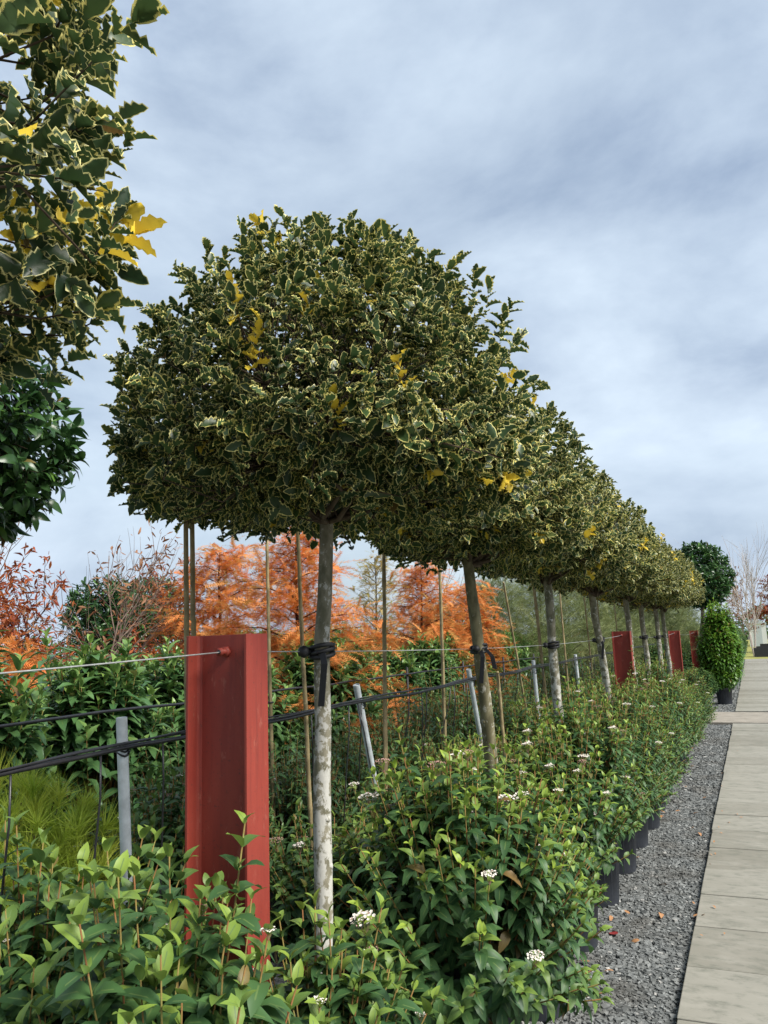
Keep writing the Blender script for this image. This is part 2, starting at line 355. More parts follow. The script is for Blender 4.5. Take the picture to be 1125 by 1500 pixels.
def unit(a): return a / (np.linalg.norm(a, axis=-1, keepdims=True) + 1e-9)
class Leaves:
    """a bag of leaf placements in the plant's own space"""
    def __init__(s): s.p = []; s.d = []; s.u = []; s.s = []; s.t = []; s.y = []
    def add(s, p, d, u, size, tone, young): s.p.append(p); s.d.append(d); s.u.append(u); s.s.append(size); s.t.append(tone); s.y.append(young)
    def arrays(s, rng, ntpl):
        p = np.array(s.p); d = unit(np.array(s.d)); u = np.array(s.u)
        x = unit(np.cross(d, u)); n = np.cross(x, d)
        R = np.stack([x, d, n], axis=2)
        return p, R, np.array(s.s), np.array(s.t), np.array(s.y), rng.integers(0, ntpl, len(p))
def joined(tpls, p, R, s, t, y, k, dead=None):
    VV = []; TT = []; CC = []; off = 0
    for i, (V, T, E) in enumerate(tpls):
        q = np.where(k == i)[0]
        if not len(q): continue
        W = p[q][:, None, :] + s[q][:, None, None] * np.einsum('nij,vj->nvi', R[q], V)
        VV.append(W.reshape(-1, 3)); nV = len(V)
        TT.append((T[None] + (np.arange(len(q)) * nV)[:, None, None]).reshape(-1, 3) + off); off += len(q) * nV
        C = np.ones((len(q), nV, 4)); C[:, :, 0] = E[None]; C[:, :, 1] = t[q][:, None]; C[:, :, 2] = y[q][:, None]
        if dead is not None: C[:, :, 3] = 1 - dead[q][:, None]
        CC.append(C.reshape(-1, 4))
    return np.concatenate(VV), np.concatenate(TT), np.concatenate(CC)
SINGLE = {}
def single_mesh(key, tpl, mat, t, y):
    kk = (key, round(t * 3), round(y * 2))
    if kk not in SINGLE:
        V, T, E = tpl; C = np.ones((len(V), 4)); C[:, 0] = E; C[:, 1] = round(t * 3) / 3; C[:, 2] = round(y * 2) / 2
        SINGLE[kk] = fast_mesh('leaf', V, T, C, mat)
    return SINGLE[kk]
RC = np.array(Rcam)
def in_view(P):
    q = (P - CAM) @ RC; z = -q[:, 2]
    return (z > 0.2) & (abs(q[:, 0]) < 0.52 * z) & (abs(q[:, 1]) < 0.68 * z), z
KEEP_OUT = [(-1.43, -1.20, 1.70, 1.84), (-1.43, -1.20, 8.93, 9.07)]       # steel posts: no leaf grows through them
def emit(parent, base, L, tpls, mat, rng, tkey, single=0, name='foliage', part='leaf'):
    p, R, s, t, y, k = L.arrays(rng, len(tpls))
    Wp = p + np.array(base) + R[:, :, 1] * (s * 0.5)[:, None]
    ok = np.linalg.norm(Wp - CAM, axis=1) > 0.55
    for a, b, c_, d_ in KEEP_OUT:
        ok &= ~((Wp[:, 0] > a - 0.025) & (Wp[:, 0] < b + 0.025) & (Wp[:, 1] > c_ - 0.025) & (Wp[:, 1] < d_ + 0.025) & (Wp[:, 2] < 1.56))
    p, R, s, t, y, k, Wp = p[ok], R[ok], s[ok], t[ok], y[ok], k[ok], Wp[ok]
    pick = np.zeros(len(p), bool)
    if single:
        vis, z = in_view(Wp); cand = np.where(vis)[0]
        cand = cand[np.argsort(z[cand] / s[cand])][:single]; pick[cand] = True
    rest = ~pick; dd = (rng.random(len(p)) < (0.003 if mat is holly_m else 0.012)) * rng.uniform(0.5, 1, len(p))
    V, T, C = joined(tpls, p[rest], R[rest], s[rest], t[rest], y[rest], k[rest], dd[rest])
    me = fast_mesh(name, V, T, C, mat)
    fo = link(bpy.data.objects.new(name, me), parent); fo['kind'] = 'stuff'
    for i in np.where(pick)[0]:
        o = bpy.data.objects.new(part, single_mesh((tkey, int(k[i])), tpls[k[i]], mat, t[i], y[i]))
        M = np.eye(4); M[:3, :3] = R[i] * s[i]; M[:3, 3] = p[i]
        o.matrix_basis = Matrix(M.tolist()); link(o, fo)
    return fo

# ------------------------------------------------------------------ the setting
GZ = -0.035                                                               # gravel sits just below the paving
def sheet(name, x0, x1, y0, y1, z, mat, thick=0.0):
    b = MB()
    if thick: b.box((x0, y0, z - thick), (x1, y1, z))
    else: b.add([(x0, y0, z), (x1, y0, z), (x1, y1, z), (x0, y1, z)], [(0, 1, 2, 3)])
    o = b.build(name, mat); o['kind'] = 'structure'; return o
sheet('ground', -400, 400, -200, 900, -0.10, ground_m)
gravel = sheet('gravel_bed', -14, 6, -4, 46, GZ - 0.012, bed_m)
sheet('lawn', -60, 60, 46.2, 140, -0.03, lawn_m)
path = sheet('path', -0.40, 1.55, -3, 45.9, -0.045, soil_m)
rng = np.random.default_rng(5); PW = 0.538; y = 3.481 - 12 * PW; SH = 0.05
pv = []
while y < 45.3:
    if not (14.1 < y + PW/2 < 16.3):
        pv.append(y)
    y += PW
tpl = []
for v_ in range(5):
    b = MB(); g = 0.0025 + 0.001 * v_; b.add([(xx, yy + SH * xx, zz) for zz in (-0.04, 0) for xx, yy in ((0, g), (0.98, g), (0.98, PW - g), (0, PW - g))],
        [(0,3,2,1),(4,5,6,7),(0,1,5,4),(1,2,6,5),(2,3,7,6),(3,0,4,7)])
    o = b.build('paver', paver_m, path, bevel=0.004); tpl.append(o)
for i, yy in enumerate(pv):
    for j in range(2):
        q = i * 2 + j
        o = tpl[q] if q < 5 else tpl[int(rng.integers(0, 5))].copy()
        if q >= 5: col.objects.link(o)
        o.parent = path
        o.location = (-0.425 + 0.985 * j + rng.uniform(-0.006, 0.006), yy + SH * 0.985 * j, rng.uniform(-0.003, 0.003))
strip = sheet('cross_path', -3.2, 1.6, 14.32, 16.15, 0.004, strip_m, 0.05)
# gravel chips in the open strip beside the path
def rocks(rng, n, xlo, xhi, ylo, yhi, smin, smax):
    base = np.array([(x_, y_, z_) for x_ in (-1, 1) for y_ in (-1, 1) for z_ in (-1, 1)], float)
    F = np.array([(0,1,3),(0,3,2),(4,6,7),(4,7,5),(0,4,5),(0,5,1),(2,3,7),(2,7,6),(0,2,6),(0,6,4),(1,5,7),(1,7,3)])
    V = base[None] * rng.uniform(0.45, 1.0, (n, 8, 3)) * 0.5
    V[:, :, 2] *= rng.uniform(0.55, 1.0, (n, 1)); V[:, :, 0] *= rng.uniform(0.8, 1.4, (n, 1))
    A = rng.normal(size=(n, 3)) * np.array([0.35, 0.35, 2.5]); cx, sx = np.cos(A[:, 0]), np.sin(A[:, 0]); cz, sz = np.cos(A[:, 2]), np.sin(A[:, 2])
    x_, y_, z_ = V[..., 0], V[..., 1], V[..., 2]
    y2 = y_ * cx[:, None] - z_ * sx[:, None]; z2 = y_ * sx[:, None] + z_ * cx[:, None]
    x3 = x_ * cz[:, None] - y2 * sz[:, None]; y3 = x_ * sz[:, None] + y2 * cz[:, None]
    s = rng.uniform(smin, smax, (n, 1)) * rng.choice([1, 1, 1, 1.35], (n, 1))
    P = np.stack([rng.uniform(xlo, xhi, n), rng.uniform(ylo, yhi, n), GZ - 0.008 + rng.uniform(0, 0.010, n)], 1)
    W = P[:, None, :] + s[:, :, None] * np.stack([x3, y3, z2], 2)
    C = np.ones((n, 8, 4)); C[:, :, 1] = rng.beta(1.5, 2.0, n)[:, None]; C[:, :, 2] = (rng.random(n) < 0.035)[:, None] * rng.uniform(0.4, 1, n)[:, None]
    return W.reshape(-1, 3), (F[None] + (np.arange(n) * 8)[:, None, None]).reshape(-1, 3), C.reshape(-1, 4)
parts = [rocks(rng, 42000, -1.3, -0.43, 2.4, 7.5, 0.011, 0.022), rocks(rng, 20000, -1.2, -0.43, 7.5, 14.3, 0.017, 0.029),
         rocks(rng, 9000, -1.2, -0.43, 16.16, 24, 0.03, 0.05), rocks(rng, 3000, -2.2, -1.3, 0.6, 2.6, 0.018, 0.03)]
V = []; T = []; C = []; off = 0
for a, b_, c_ in parts: V.append(a); T.append(b_ + off); C.append(c_); off += len(a)
go = link(bpy.data.objects.new('gravel', fast_mesh('gravel', np.concatenate(V), np.concatenate(T), np.concatenate(C), chip_m, False)))
tag(go, 'loose blue grey gravel chips between the pots and the paved path', 'gravel', kind='stuff')

# ------------------------------------------------------------------ red steel posts, wire
POSTS = [(-1.312, 1.765), (-1.312, 9.0), (-1.312, 15.55), (-1.30, 20.9)]
def post(x, y, label, i):
    e_ = empty('steel_post', (x, y, GZ), label, 'post', 'red steel posts along the wire')
    H = 1.572; hw, fd, ft, wt = 0.10, 0.05, 0.0085, 0.006
    prof = [(-hw, -fd), (-hw+ft, -fd), (-hw+ft, -wt/2), (hw-ft, -wt/2), (hw-ft, -fd), (hw, -fd), (hw, fd), (hw-ft, fd), (hw-ft, wt/2), (-hw+ft, wt/2), (-hw+ft, fd), (-hw, fd)]
    n = len(prof); b = MB()
    b.add([(px, py, z) for z in (-0.3, H) for px, py in prof], [(k, (k+1) % n, n+(k+1) % n, n+k) for k in range(n)])
    k0 = b.n - 2 * n
    for quad in ((0, 1, 2, 9, 10, 11), (2, 3, 8, 9), (3, 4, 5, 6, 7, 8)): b.f.append(tuple(k0 + n + q for q in quad)); b.smooth.append(False)
    b.build('beam', red_post, e_, bevel=0.0015)
    for sx in (-1, 1):                                                    # root fillets between web and flange
        f = MB(); x0 = sx * (hw - ft); r_ = 0.012
        f.add([(x0 + sx*0.001, -wt/2 + 0.001, z) for z in (-0.3, H - 0.002)] + [(x0 - sx*r_, -wt/2 + 0.001, z) for z in (-0.3, H - 0.002)]
              + [(x0 - sx*r_*0.3, -wt/2 - r_*0.3, z) for z in (-0.3, H - 0.002)] + [(x0 + sx*0.001, -wt/2 - r_, z) for z in (-0.3, H - 0.002)],
              [(2, 3, 5, 4), (4, 5, 7, 6), (0, 2, 4, 6), (1, 7, 5, 3)])
        f.build('fillet', red_post, e_)
    s = MB(); s.tube([(0, -0.035, 1.526), (0, 0.03, 1.526)], 0.0085, 12)
    s.tube([(0, -0.034, 1.526), (0, -0.030, 1.526)], 0.013, 6)
    s.tube([(0, -0.012, 1.526), (0, -0.003, 1.526)], 0.016, 6); s.build('wire_bush', red_post, e_)
    h = MB(); h.tube([(0, -0.0365, 1.526), (0, -0.0345, 1.526)], 0.006, 10); h.build('bore', rubber_m, e_)
    return e_
post(*POSTS[0], 'red painted steel I-beam post with wire bush before the pale lichened trunk', 0)
post(*POSTS[1], 'red steel post rising behind low shrubs midway along the holly row', 1)
post(*POSTS[2], 'dark red steel post just past the last leaning holly trunk', 2)
post(*POSTS[3], 'red steel post at the wire end beside the bright green hedge plant', 3)
WZ = 1.491
b = MB(); P = []
stations = [(-1.312, -5.3, 1.42)] + [(x, y, WZ) for x, y in POSTS]
for (x0, y0, z0), (x1, y1, z1) in zip(stations[:-1], stations[1:]):
    n_ = 14; sag = 0.045
    for i in range(n_):
        t_ = i / n_; P.append((x0 + (x1-x0)*t_, y0 + (y1-y0)*t_, z0 + (z1-z0)*t_ - sag * 4 * t_ * (1-t_)))
P.append(stations[-1])
b.tube(P, 0.0021, 6)
tag(b.build('support_wire', wire_m), 'thin galvanised wire strung through the red posts past the trunks', 'wire')
def wire_z(y):
    for (x0, y0, z0), (x1, y1, z1) in zip(stations[:-1], stations[1:]):
        if y0 <= y <= y1:
            t_ = (y-y0)/(y1-y0); return z0 + (z1-z0)*t_ - 0.045*4*t_*(1-t_)

# ------------------------------------------------------------------ branching
def limb_path(rng, a, b_, n=5, wob=0.04):
    a = np.array(a, float); b_ = np.array(b_, float)
    pts = [a + (b_ - a) * t_ for t_ in np.linspace(0, 1, n)]
    L = np.linalg.norm(b_ - a)
    for i in range(1, n-1): pts[i] = pts[i] + rng.normal(size=3) * wob * L
    return pts
def crown_leaves(rng, c, rx, up, dn, nshoot, per, size, shoot_len, ang=(0.6, 1.35), yellow=0.02, upw=0.45, youngp=0.0, bumps=0.10, sq=2.0, sprig=0.0):
    L = Leaves(); shoots = []
    bd = unit(rng.normal(size=(26, 3))); bh = rng.uniform(-bumps, bumps, 26)
    for i in range(nshoot):
        v = unit(rng.normal(size=3)); q = rng.random()
        f = 0.96 + 0.06 * rng.normal() * 0.6 if q < 0.58 else rng.uniform(0.42, 0.93)
        f *= 1 + float(np.sum(bh * np.exp(-((1 - bd @ v) * 9))))
        if rng.random() < sprig: f = rng.uniform(1.0, 1.05)
        ex = np.array([rx, rx, up if v[2] > 0 else dn])
        f *= (math.hypot(v[0], v[1])**sq + abs(v[2])**sq) ** (-1/sq)
        if sprig and v[2] < -0.25 and math.hypot(v[0], v[1]) < 0.8: f *= 0.45 + 0.5 * math.hypot(v[0], v[1])
        tip = np.array(c) + v * ex * f
        nrm = unit(v / ex)
        d = unit(nrm * 0.75 + np.array([0, 0, upw]) + rng.normal(size=3) * 0.33)
        yl = rng.random() < yellow; tone0 = rng.random()
        ref = unit(np.cross(d, rng.normal(size=3))); ref2 = np.cross(d, ref)
        n_ = int(rng.integers(per[0], per[1] + 1)); SL = shoot_len * rng.uniform(0.75, 1.35)
        for j in range(n_):
            t_ = j / max(1, n_ - 1); a = j * 2.4 + rng.uniform(-0.4, 0.4)
            o_ = math.cos(a) * ref + math.sin(a) * ref2
            an = ang[1] + (ang[0] - ang[1]) * t_ + rng.uniform(-0.2, 0.2)
            ld = math.cos(an) * d + math.sin(an) * o_
            ld = ld + np.array([0, 0, -0.12])
            uu = d * 0.8 + np.array([0, 0, 0.45]) + rng.normal(size=3) * 0.25
            L.add(tip - d * SL * (1 - t_), ld, uu, size * rng.uniform(0.6, 1.28) * (0.8 if t_ > 0.9 else 1),
                  min(1, max(0, tone0 * 0.6 + rng.random() * 0.4)), 1.0 if (yl and rng.random() < 0.75) else (0.5 * rng.random() if rng.random() < youngp + 0.1 * (t_ > 0.8) else 0.0))
        shoots.append((tip - d * SL, tip))
    return L, shoots
def twig_mesh(rng, shoots, fork, c, n_main, frac, r_main, r_twig):
    b = MB(); mains = []
    for i in range(n_main):
        v = unit(rng.normal(size=3)); v[2] = abs(v[2]) * 0.8 + 0.05
        s0 = shoots[int(rng.integers(0, len(shoots)))][0]
        end = np.array(fork) + (s0 - np.array(fork)) * 0.72
        pts = limb_path(rng, fork, end, 5, 0.06); b.tube(pts, np.linspace(r_main, r_main*0.35, 5), 5, False); mains += pts[1:]
    M = np.array(mains)
    for s0, s1 in shoots:
        if rng.random() > frac: continue
        j = M[np.argmin(np.linalg.norm(M - s0, axis=1) + rng.uniform(0, 0.08, len(M)))]
        b.tube([*limb_path(rng, j, s0, 3, 0.08), s1], np.array([1.5, 1.2, 1.0, 0.5]) * r_twig, 3, False)
    return b

# ------------------------------------------------------------------ variegated holly standards
def holly(label, base, top, crown_c, rx, up, dn, nshoot, seed, single, tpls, bark, r0=0.036, yl=0.028, bumps=0.10, sq=2.15):
    rng = np.random.default_rng(seed)
    e_ = empty('holly_tree', (base[0], base[1], GZ), label, 'tree', 'variegated holly standards in a row')
    b0 = np.array([0, 0, -0.1]); tp = np.array(top) - np.array([base[0], base[1], GZ]); cc = np.array(crown_c) - np.array([base[0], base[1], GZ])
    n_ = 16; pts = [b0 + (tp - b0) * (i / (n_-1)) for i in range(n_)]
    wv = rng.normal(size=(n_, 3)) * 0.0045; wv[:, 2] = 0; wv = np.cumsum(wv, 0); wv -= np.linspace(0, 1, n_)[:, None] * wv[-1]
    pts = [p_ + q for p_, q in zip(pts, wv)]
    b = MB(); b.tube(pts + [tp + (cc - tp) * 0.5 + [0, 0, 0.1]], np.concatenate([np.linspace(r0, r0*0.72, n_) * (1 + rng.normal(size=n_) * 0.025), [r0*0.4]]), 16, True, 0.035, rng)
    kg = np.random.default_rng(seed + 500)
    for q in range(5):                                                   # healed pruning knots
        zi = int(kg.integers(6, 14)); a = kg.uniform(0, 2*PI); kr = r0 * 0.86; o_ = np.array([math.cos(a), math.sin(a), 0.12])
        b.tube([pts[zi] + o_*kr*0.7, pts[zi] + o_*kr*1.03, pts[zi] + o_*kr*1.10], [r0*0.42, r0*0.30, r0*0.12], 8)
    b.build('trunk', bark, e_)
    L, shoots = crown_leaves(rng, cc, rx, up, dn, nshoot, (8, 12), 0.046, 0.11, yellow=yl, ang=(0.35, 1.3), bumps=bumps, sq=sq, sprig=0.07)
    emit(e_, (base[0], base[1], GZ), L, tpls, holly_m, rng, 'h' + str(len(tpls)), single, 'crown')
    twig_mesh(rng, shoots, tp - [0, 0, 0.02], cc, 14, 0.4, 0.012, 0.0022).build('branches', twig_m, e_)
    return e_
HT = []
HT.append(holly('variegated holly crown with a red berry, its trunk before the red post', (-1.27, 0.46), (-1.27, 0.46, 1.72), (-1.28, 0.47, 2.24), 0.60, 0.80, 0.42, 800, 11, 300, HOLLY, trunk_m, yl=0.08, bumps=0.10, sq=2.1))
HT.append(holly('variegated holly with pale lichened trunk, first tree past the bolted red post', (-1.26, 2.11), (-1.26, 2.25, 1.93), (-1.23, 2.25, 2.15), 0.705, 0.73, 0.33, 2000, 12, 300, HOLLY, trunk_m, 0.032, bumps=0.05))
HT.append(holly('variegated holly with brown trunk and dangling tie, second past the bolted red post', (-1.26, 4.05), (-1.27, 3.73, 1.9), (-1.22, 3.84, 2.13), 0.60, 0.64, 0.29, 1400, 13, 300, HOLLY, trunk2_m, 0.039))
HT.append(holly('variegated holly with mottled trunk, third tree past the bolted red post', (-1.26, 5.64), (-1.26, 5.40, 1.88), (-1.22, 5.4, 2.14), 0.565, 0.68, 0.30, 1150, 14, 120, HOLLYF, trunk_m, 0.040))
proto = HT[-1]
for (by, ty, rz, s_, lab) in ((7.95, 7.1, 1.9, 1.04, 'variegated holly with tilted trunk just before the second red post'),
                         (9.32, 9.2, 3.4, 0.95, 'variegated holly whose trunk stands hidden behind the second red post'),
                         (11.0, 10.5, 4.6, 1.08, 'variegated holly with pale trunk, first tree past the second red post'),
                         (12.35, 12.2, 0.9, 1.0, 'variegated holly with upright pale trunk, second past the second red post'),
                         (13.9, 13.15, 2.6, 1.1, 'variegated holly with leaning trunk, last of the row before the third post')):
    e_ = empty('holly_tree', (-1.26, by, GZ), lab, 'tree', 'variegated holly standards in a row')
    hh = 1.91; rg_ = np.random.default_rng(int(by*10)); b = MB(); n_ = 10
    pts = [np.array([rg_.normal()*0.005, (ty-by)*(i/(n_-1)) + rg_.normal()*0.005, -0.1 + (hh+0.1)*i/(n_-1)]) for i in range(n_)]
    b.tube(pts + [np.array([0, ty-by, hh+0.3])], np.append(np.linspace(0.042, 0.030, n_), 0.012), 12, True, 0.03, rg_); b.build('trunk', trunk_m, e_)
    for ch in proto.children:
        if ch.name.startswith('trunk'): continue
        c = ch.copy(); col.objects.link(c); c.parent = e_
        c.matrix_basis = Matrix.Translation((0, ty-by, 2.15*(1-s_))) @ Matrix.Translation((0.02, 0, 0)) @ Matrix.Rotation(rz, 4, 'Z') @ Matrix.Translation((-0.02, 0.24, 0)) @ Matrix.Diagonal((s_, s_, s_, 1))
# the lone berry hangs on the first crown
b = MB(); b.lathe([(0.0005, -0.0055), (0.004, -0.004), (0.0055, 0), (0.004, 0.004), (0.0005, 0.0055)], (0, 0, 0), 12)
bp = np.array([-0.830000, 0.860000, 2.200000]) - np.array([-1.27, 0.46, GZ]); o = b.build('berry', berry_m, HT[0]); o.location = bp
b = MB(); b.tube([bp + [0, 0, 0.005], bp + [-0.01, -0.008, 0.022], bp + [-0.06, -0.04, 0.03]], 0.001, 4); b.build('berry_stalk', twig_m, HT[0])
# ties round the trunks at the wire
def tie(y, x, r_, label, tails):
    z = wire_z(y); e_ = empty('tree_tie', (x, y, z), label, 'tie', 'black rubber tree ties on the wire')
    b = MB()
    for k, dz in enumerate((-0.012, 0.0, 0.013)):
        n_ = 16; b.tube([((r_+0.006) * math.cos(2*PI*i/n_), (r_+0.006) * math.sin(2*PI*i/n_), dz + 0.008*math.sin(2*PI*i/n_ + k)) for i in range(n_+1)], 0.0075, 6, False)
    b.build('loop', rubber_m, e_)
    k = MB(); k.lathe([(0.002, -0.02), (0.018, -0.012), (0.022, 0), (0.016, 0.014), (0.002, 0.02)], (-0.045 if tails < 2 else 0.0, -0.04 if tails < 2 else -r_-0.01, 0), 10); k.build('knot', rubber_m, e_)
    for q in range(tails):
        t_ = MB(); w_ = 0.011; pts = [(0.02 + 0.03*q, -r_-0.005, -0.005), (0.035+0.05*q, -r_-0.02, -0.04), (0.02+0.075*q, -r_-0.02, -0.10 - 0.07*(1-q))]
        V = []
        for (x_, y_, z_) in pts: V += [(x_-w_, y_, z_), (x_+w_, y_, z_), (x_+w_, y_+0.003, z_), (x_-w_, y_+0.003, z_)]
        t_.add(V, [(4*i+k_, 4*i+(k_+1) % 4, 4*i+4+(k_+1) % 4, 4*i+4+k_) for i in range(2) for k_ in range(4)] + [(3, 2, 1, 0), (8, 9, 10, 11)]); t_.build('tail', rubber_m, e_)
tie(2.205, -1.262, 0.031, 'black rubber tie wrapped round the pale lichened holly trunk', 1)
tie(3.82, -1.267, 0.034, 'black rubber tie with two dangling tails on the brown holly trunk', 2)
tie(5.44, -1.26, 0.032, 'short black tie on the mottled third holly trunk', 0)
tie(7.3, -1.26, 0.034, 'black tie with a loose tail on the tilted trunk before the second post', 1)
tie(10.61, -1.26, 0.034, 'black tie on the first trunk past the second red post', 0)
tie(12.24, -1.26, 0.034, 'black tie on the upright trunk past the second red post', 0)
tie(13.33, -1.26, 0.034, 'black tie on the leaning last trunk of the row', 0)

# ------------------------------------------------------------------ potted viburnums
def flower_mesh(seed, pink):
    r = np.random.default_rng(seed); V = []; T = []; C = []
    for i in range(46):
        a = i * 2.4; q = math.sqrt(i / 46) * 0.042; c0 = np.array([q*math.cos(a), q*math.sin(a), 0.055 + 0.012*(1 - (q/0.042)**2)]) + r.normal(size=3) * 0.0025
        k = len(V); op = r.random() > pink; rr = r.uniform(0.0048, 0.0068) if op else 0.0028
        nn_ = 5; tilt = r.normal(size=2) * 0.35
        V.append(c0 - [0, 0, 0.002 if op else 0.003]); C.append((0, 0.2, 0.3 if op else 1, 1))
        for j in range(nn_):
            th = 2*PI*j/nn_ + a; V.append(c0 + [rr*math.cos(th), rr*math.sin(th), rr*(tilt[0]*math.cos(th) + tilt[1]*math.sin(th)) + (0.0015 if op else 0)])
            C.append((1, r.random(), 0 if op else r.uniform(0.5, 1), 1))
        for j in range(nn_): T.append((k, k+1+j, k+1+(j+1) % nn_))
        if not op:
            V.append(c0 + [0, 0, 0.004]); C.append((1, 0, 1, 1))
            for j in range(nn_): T.append((k+nn_+1, k+1+(j+1) % nn_, k+1+j))
        if i % 3 == 0:
            k = len(V); V += [np.array([0.001, 0, 0]), np.array([-0.001, 0, 0]), c0]; C += [(0, 0.3, 0.8, 1)] * 3; T.append((k, k+1, k+2))
    return fast_mesh('flower_head', np.array(V), np.array(T), np.array(C), flower_m)
FLOWERS = [flower_mesh(1, 0.08), flower_mesh(2, 0.3), flower_mesh(3, 0.93), flower_mesh(4, 0.15)]
def pot_mesh():
    b = MB(); H = 0.36
    b.lathe([(0.02, 0), (0.134, 0), (0.138, 0.01), (0.162, H-0.045), (0.167, H-0.045), (0.170, H-0.008), (0.167, H), (0.160, H-0.004), (0.158, H-0.05)], (0, 0, 0), 40)
    for k in range(20):
        a = 2*PI*k/20; b.tube([(0.137*math.cos(a), 0.137*math.sin(a), 0.02), (0.1605*math.cos(a), 0.1605*math.sin(a), H-0.06)], 0.0028, 4, False)
    me = b.build('pot', pot_m); m_ = me.data; bpy.data.objects.remove(me)
    s = MB(); s.lathe([(0.0, H-0.035), (0.07, H-0.03), (0.159, H-0.045)], (0, 0, 0), 20); so_ = s.build('soil', soil_m); sm = so_.data; bpy.data.objects.remove(so_)
    return m_, sm
POT, SOIL = pot_mesh()
def viburnum(label, loc, h, r, nshoot, seed, single, tpls=VIB, mat=vib_m, size=0.066, group='potted viburnums along the gravel', flowers=0.10, name='viburnum_shrub', fl_parts=True, pot=True, low=0.2, yb=0.75, lean=(0, 0), inner=0.3, elmin=-0.12, fsc=1.0, tall=0.14):
    rng = np.random.default_rng(seed)
    e_ = empty(name, (loc[0], loc[1], GZ), label, 'shrub', group)
    if pot:
        link(bpy.data.objects.new('pot', POT), e_); link(bpy.data.objects.new('soil', SOIL), e_)
    z0 = 0.33 if pot else 0.0; L = Leaves(); st = MB(); heads = []
    for i in range(nshoot):
        a = rng.uniform(0, 2*PI); q = rng.random()
        el = math.asin(rng.uniform(elmin, 1)) if q > inner else rng.uniform(0.7, 1.5)
        rr = rng.uniform(0.88, 1.06) if q > inner else rng.uniform(0.55, 0.9)
        hz = h - z0 - low
        tip = np.array([math.cos(a)*math.cos(el)*r*rr + lean[0], math.sin(a)*math.cos(el)*r*rr + lean[1], z0 + low + math.sin(el)*hz*rr*(1 if el > 0 else 0.85)])
        tip[2] = max(tip[2], 0.12) + (rng.uniform(0, tall) if rng.random() < 0.3 and el > 0.5 else 0)
        root = np.array([rng.uniform(-0.05, 0.05), rng.uniform(-0.05, 0.05), z0])
        mid = root * 0.5 + tip * 0.5; mid[2] += -0.02; mid[:2] = root[:2] * 0.35 + tip[:2] * 0.65
        n_ = 12; ts = np.linspace(0, 1, n_)
        C_ = [(1-t_)**2 * root + 2*t_*(1-t_) * mid + t_*t_ * tip for t_ in ts]
        st.tube(C_[3::2] + [C_[-1]], np.linspace(0.0032, 0.0017, len(C_[3::2]) + 1), 4, False)
        dlen = np.linalg.norm(tip - root); npair = int(min(9, max(4, dlen * 0.75 / 0.042)))
        ph = rng.uniform(0, PI); tone0 = rng.random()
        hasf = rng.random() < flowers and el > -0.05
        for j in range(npair):
            t_ = 1 - (j * 0.042 + 0.004) / max(dlen, 0.2)
            if t_ < 0.15: break
            pnt = (1-t_)**2 * root + 2*t_*(1-t_) * mid + t_*t_ * tip
            d = unit(2*(1-t_)*(mid-root) + 2*t_*(tip-mid))
            rf = unit(np.cross(d, [0.3, 0.2, 1.0])); rf2 = np.cross(d, rf); aa = ph + j * PI/2
            for sg in (1, -1):
                o_ = sg * (math.cos(aa) * rf + math.sin(aa) * rf2)
                an = (0.42 if j == 0 else 0.75 if j == 1 else 1.12 + 0.06 * j) + rng.uniform(-0.2, 0.2)
                ld = math.cos(an)*d + math.sin(an)*o_ + np.array([0, 0, -0.03 - 0.022 * j])
                sz = size * (0.62 if j == 0 else 0.85 if j == 1 else 1.05) * rng.uniform(0.8, 1.2)
                yg = (yb if j == 0 else yb*0.55 if j == 1 else 0.0) * (1 if el > 0.2 else 0.5) * rng.uniform(0.5, 1.2)
                L.add(pnt, ld, d * 0.9 + np.array([0, 0, 0.6]) + rng.normal(size=3)*0.15, sz, tone0*0.55 + 0.45*rng.random(), min(1, yg))
            if 1 <= j <= 4 and rng.random() < 0.5:                         # little axillary tuft
                for q_ in range(3):
                    L.add(pnt, d + rng.normal(size=3)*0.6, rng.normal(size=3), size*0.38, rng.random(), yb*0.7*rng.random())
        if hasf: heads.append((tip, unit(tip - C_[-2]) * 0.4 + np.array([0, 0, 1.0])))
    st.build('stems', stem_m, e_)
    emit(e_, (loc[0], loc[1], GZ), L, tpls, mat, rng, 'v' + mat.name + str(len(tpls)), single)
    for tip, d in heads:
        o = bpy.data.objects.new('flower_head', FLOWERS[int(rng.integers(0, 4))]); z = unit(d); x = unit(np.cross(z, [0.3, 1, 0.1])); y_ = np.cross(z, x)
        M = np.eye(4); M[:3, :3] = np.stack([x, y_, z], 1) * rng.uniform(0.42, 0.8) * fsc; M[:3, 3] = tip - z * 0.012; o.matrix_basis = Matrix(M.tolist()); link(o, e_)
    return e_
viburnum('tall-stemmed viburnum with broad drooping leaves in front of the red post', (-1.09, 1.27), 1.09, 0.36, 130, 21, 300, size=0.069, flowers=0.06, yb=0.6, fsc=0.6, tall=0.17, inner=0.35)
viburnum('leggy viburnum with pink bud heads left of the red post base', (-1.62, 1.42), 1.09, 0.42, 130, 22, 300, size=0.070, flowers=0.06, yb=0.55, fsc=0.7, tall=0.2, inner=0.35)
viburnum('low viburnum at the foot of the pale lichened holly trunk', (-1.06, 1.82), 0.80, 0.30, 80, 23, 300, size=0.066, flowers=0.05, yb=0.65, fsc=0.7)
viburnum('big rounded viburnum dotted with white flower heads by the gravel', (-0.99, 2.72), 1.14, 0.49, 340, 24, 300, flowers=0.08, yb=1.0, fsc=1.25, size=0.060, lean=(-0.06, 0), elmin=-0.3)
viburnum('full viburnum spilling over its pot with clustered white flowers', (-0.99, 3.45), 0.95, 0.39, 230, 25, 300, size=0.058, flowers=0.07, yb=0.9, lean=(-0.06, 0), elmin=-0.3)
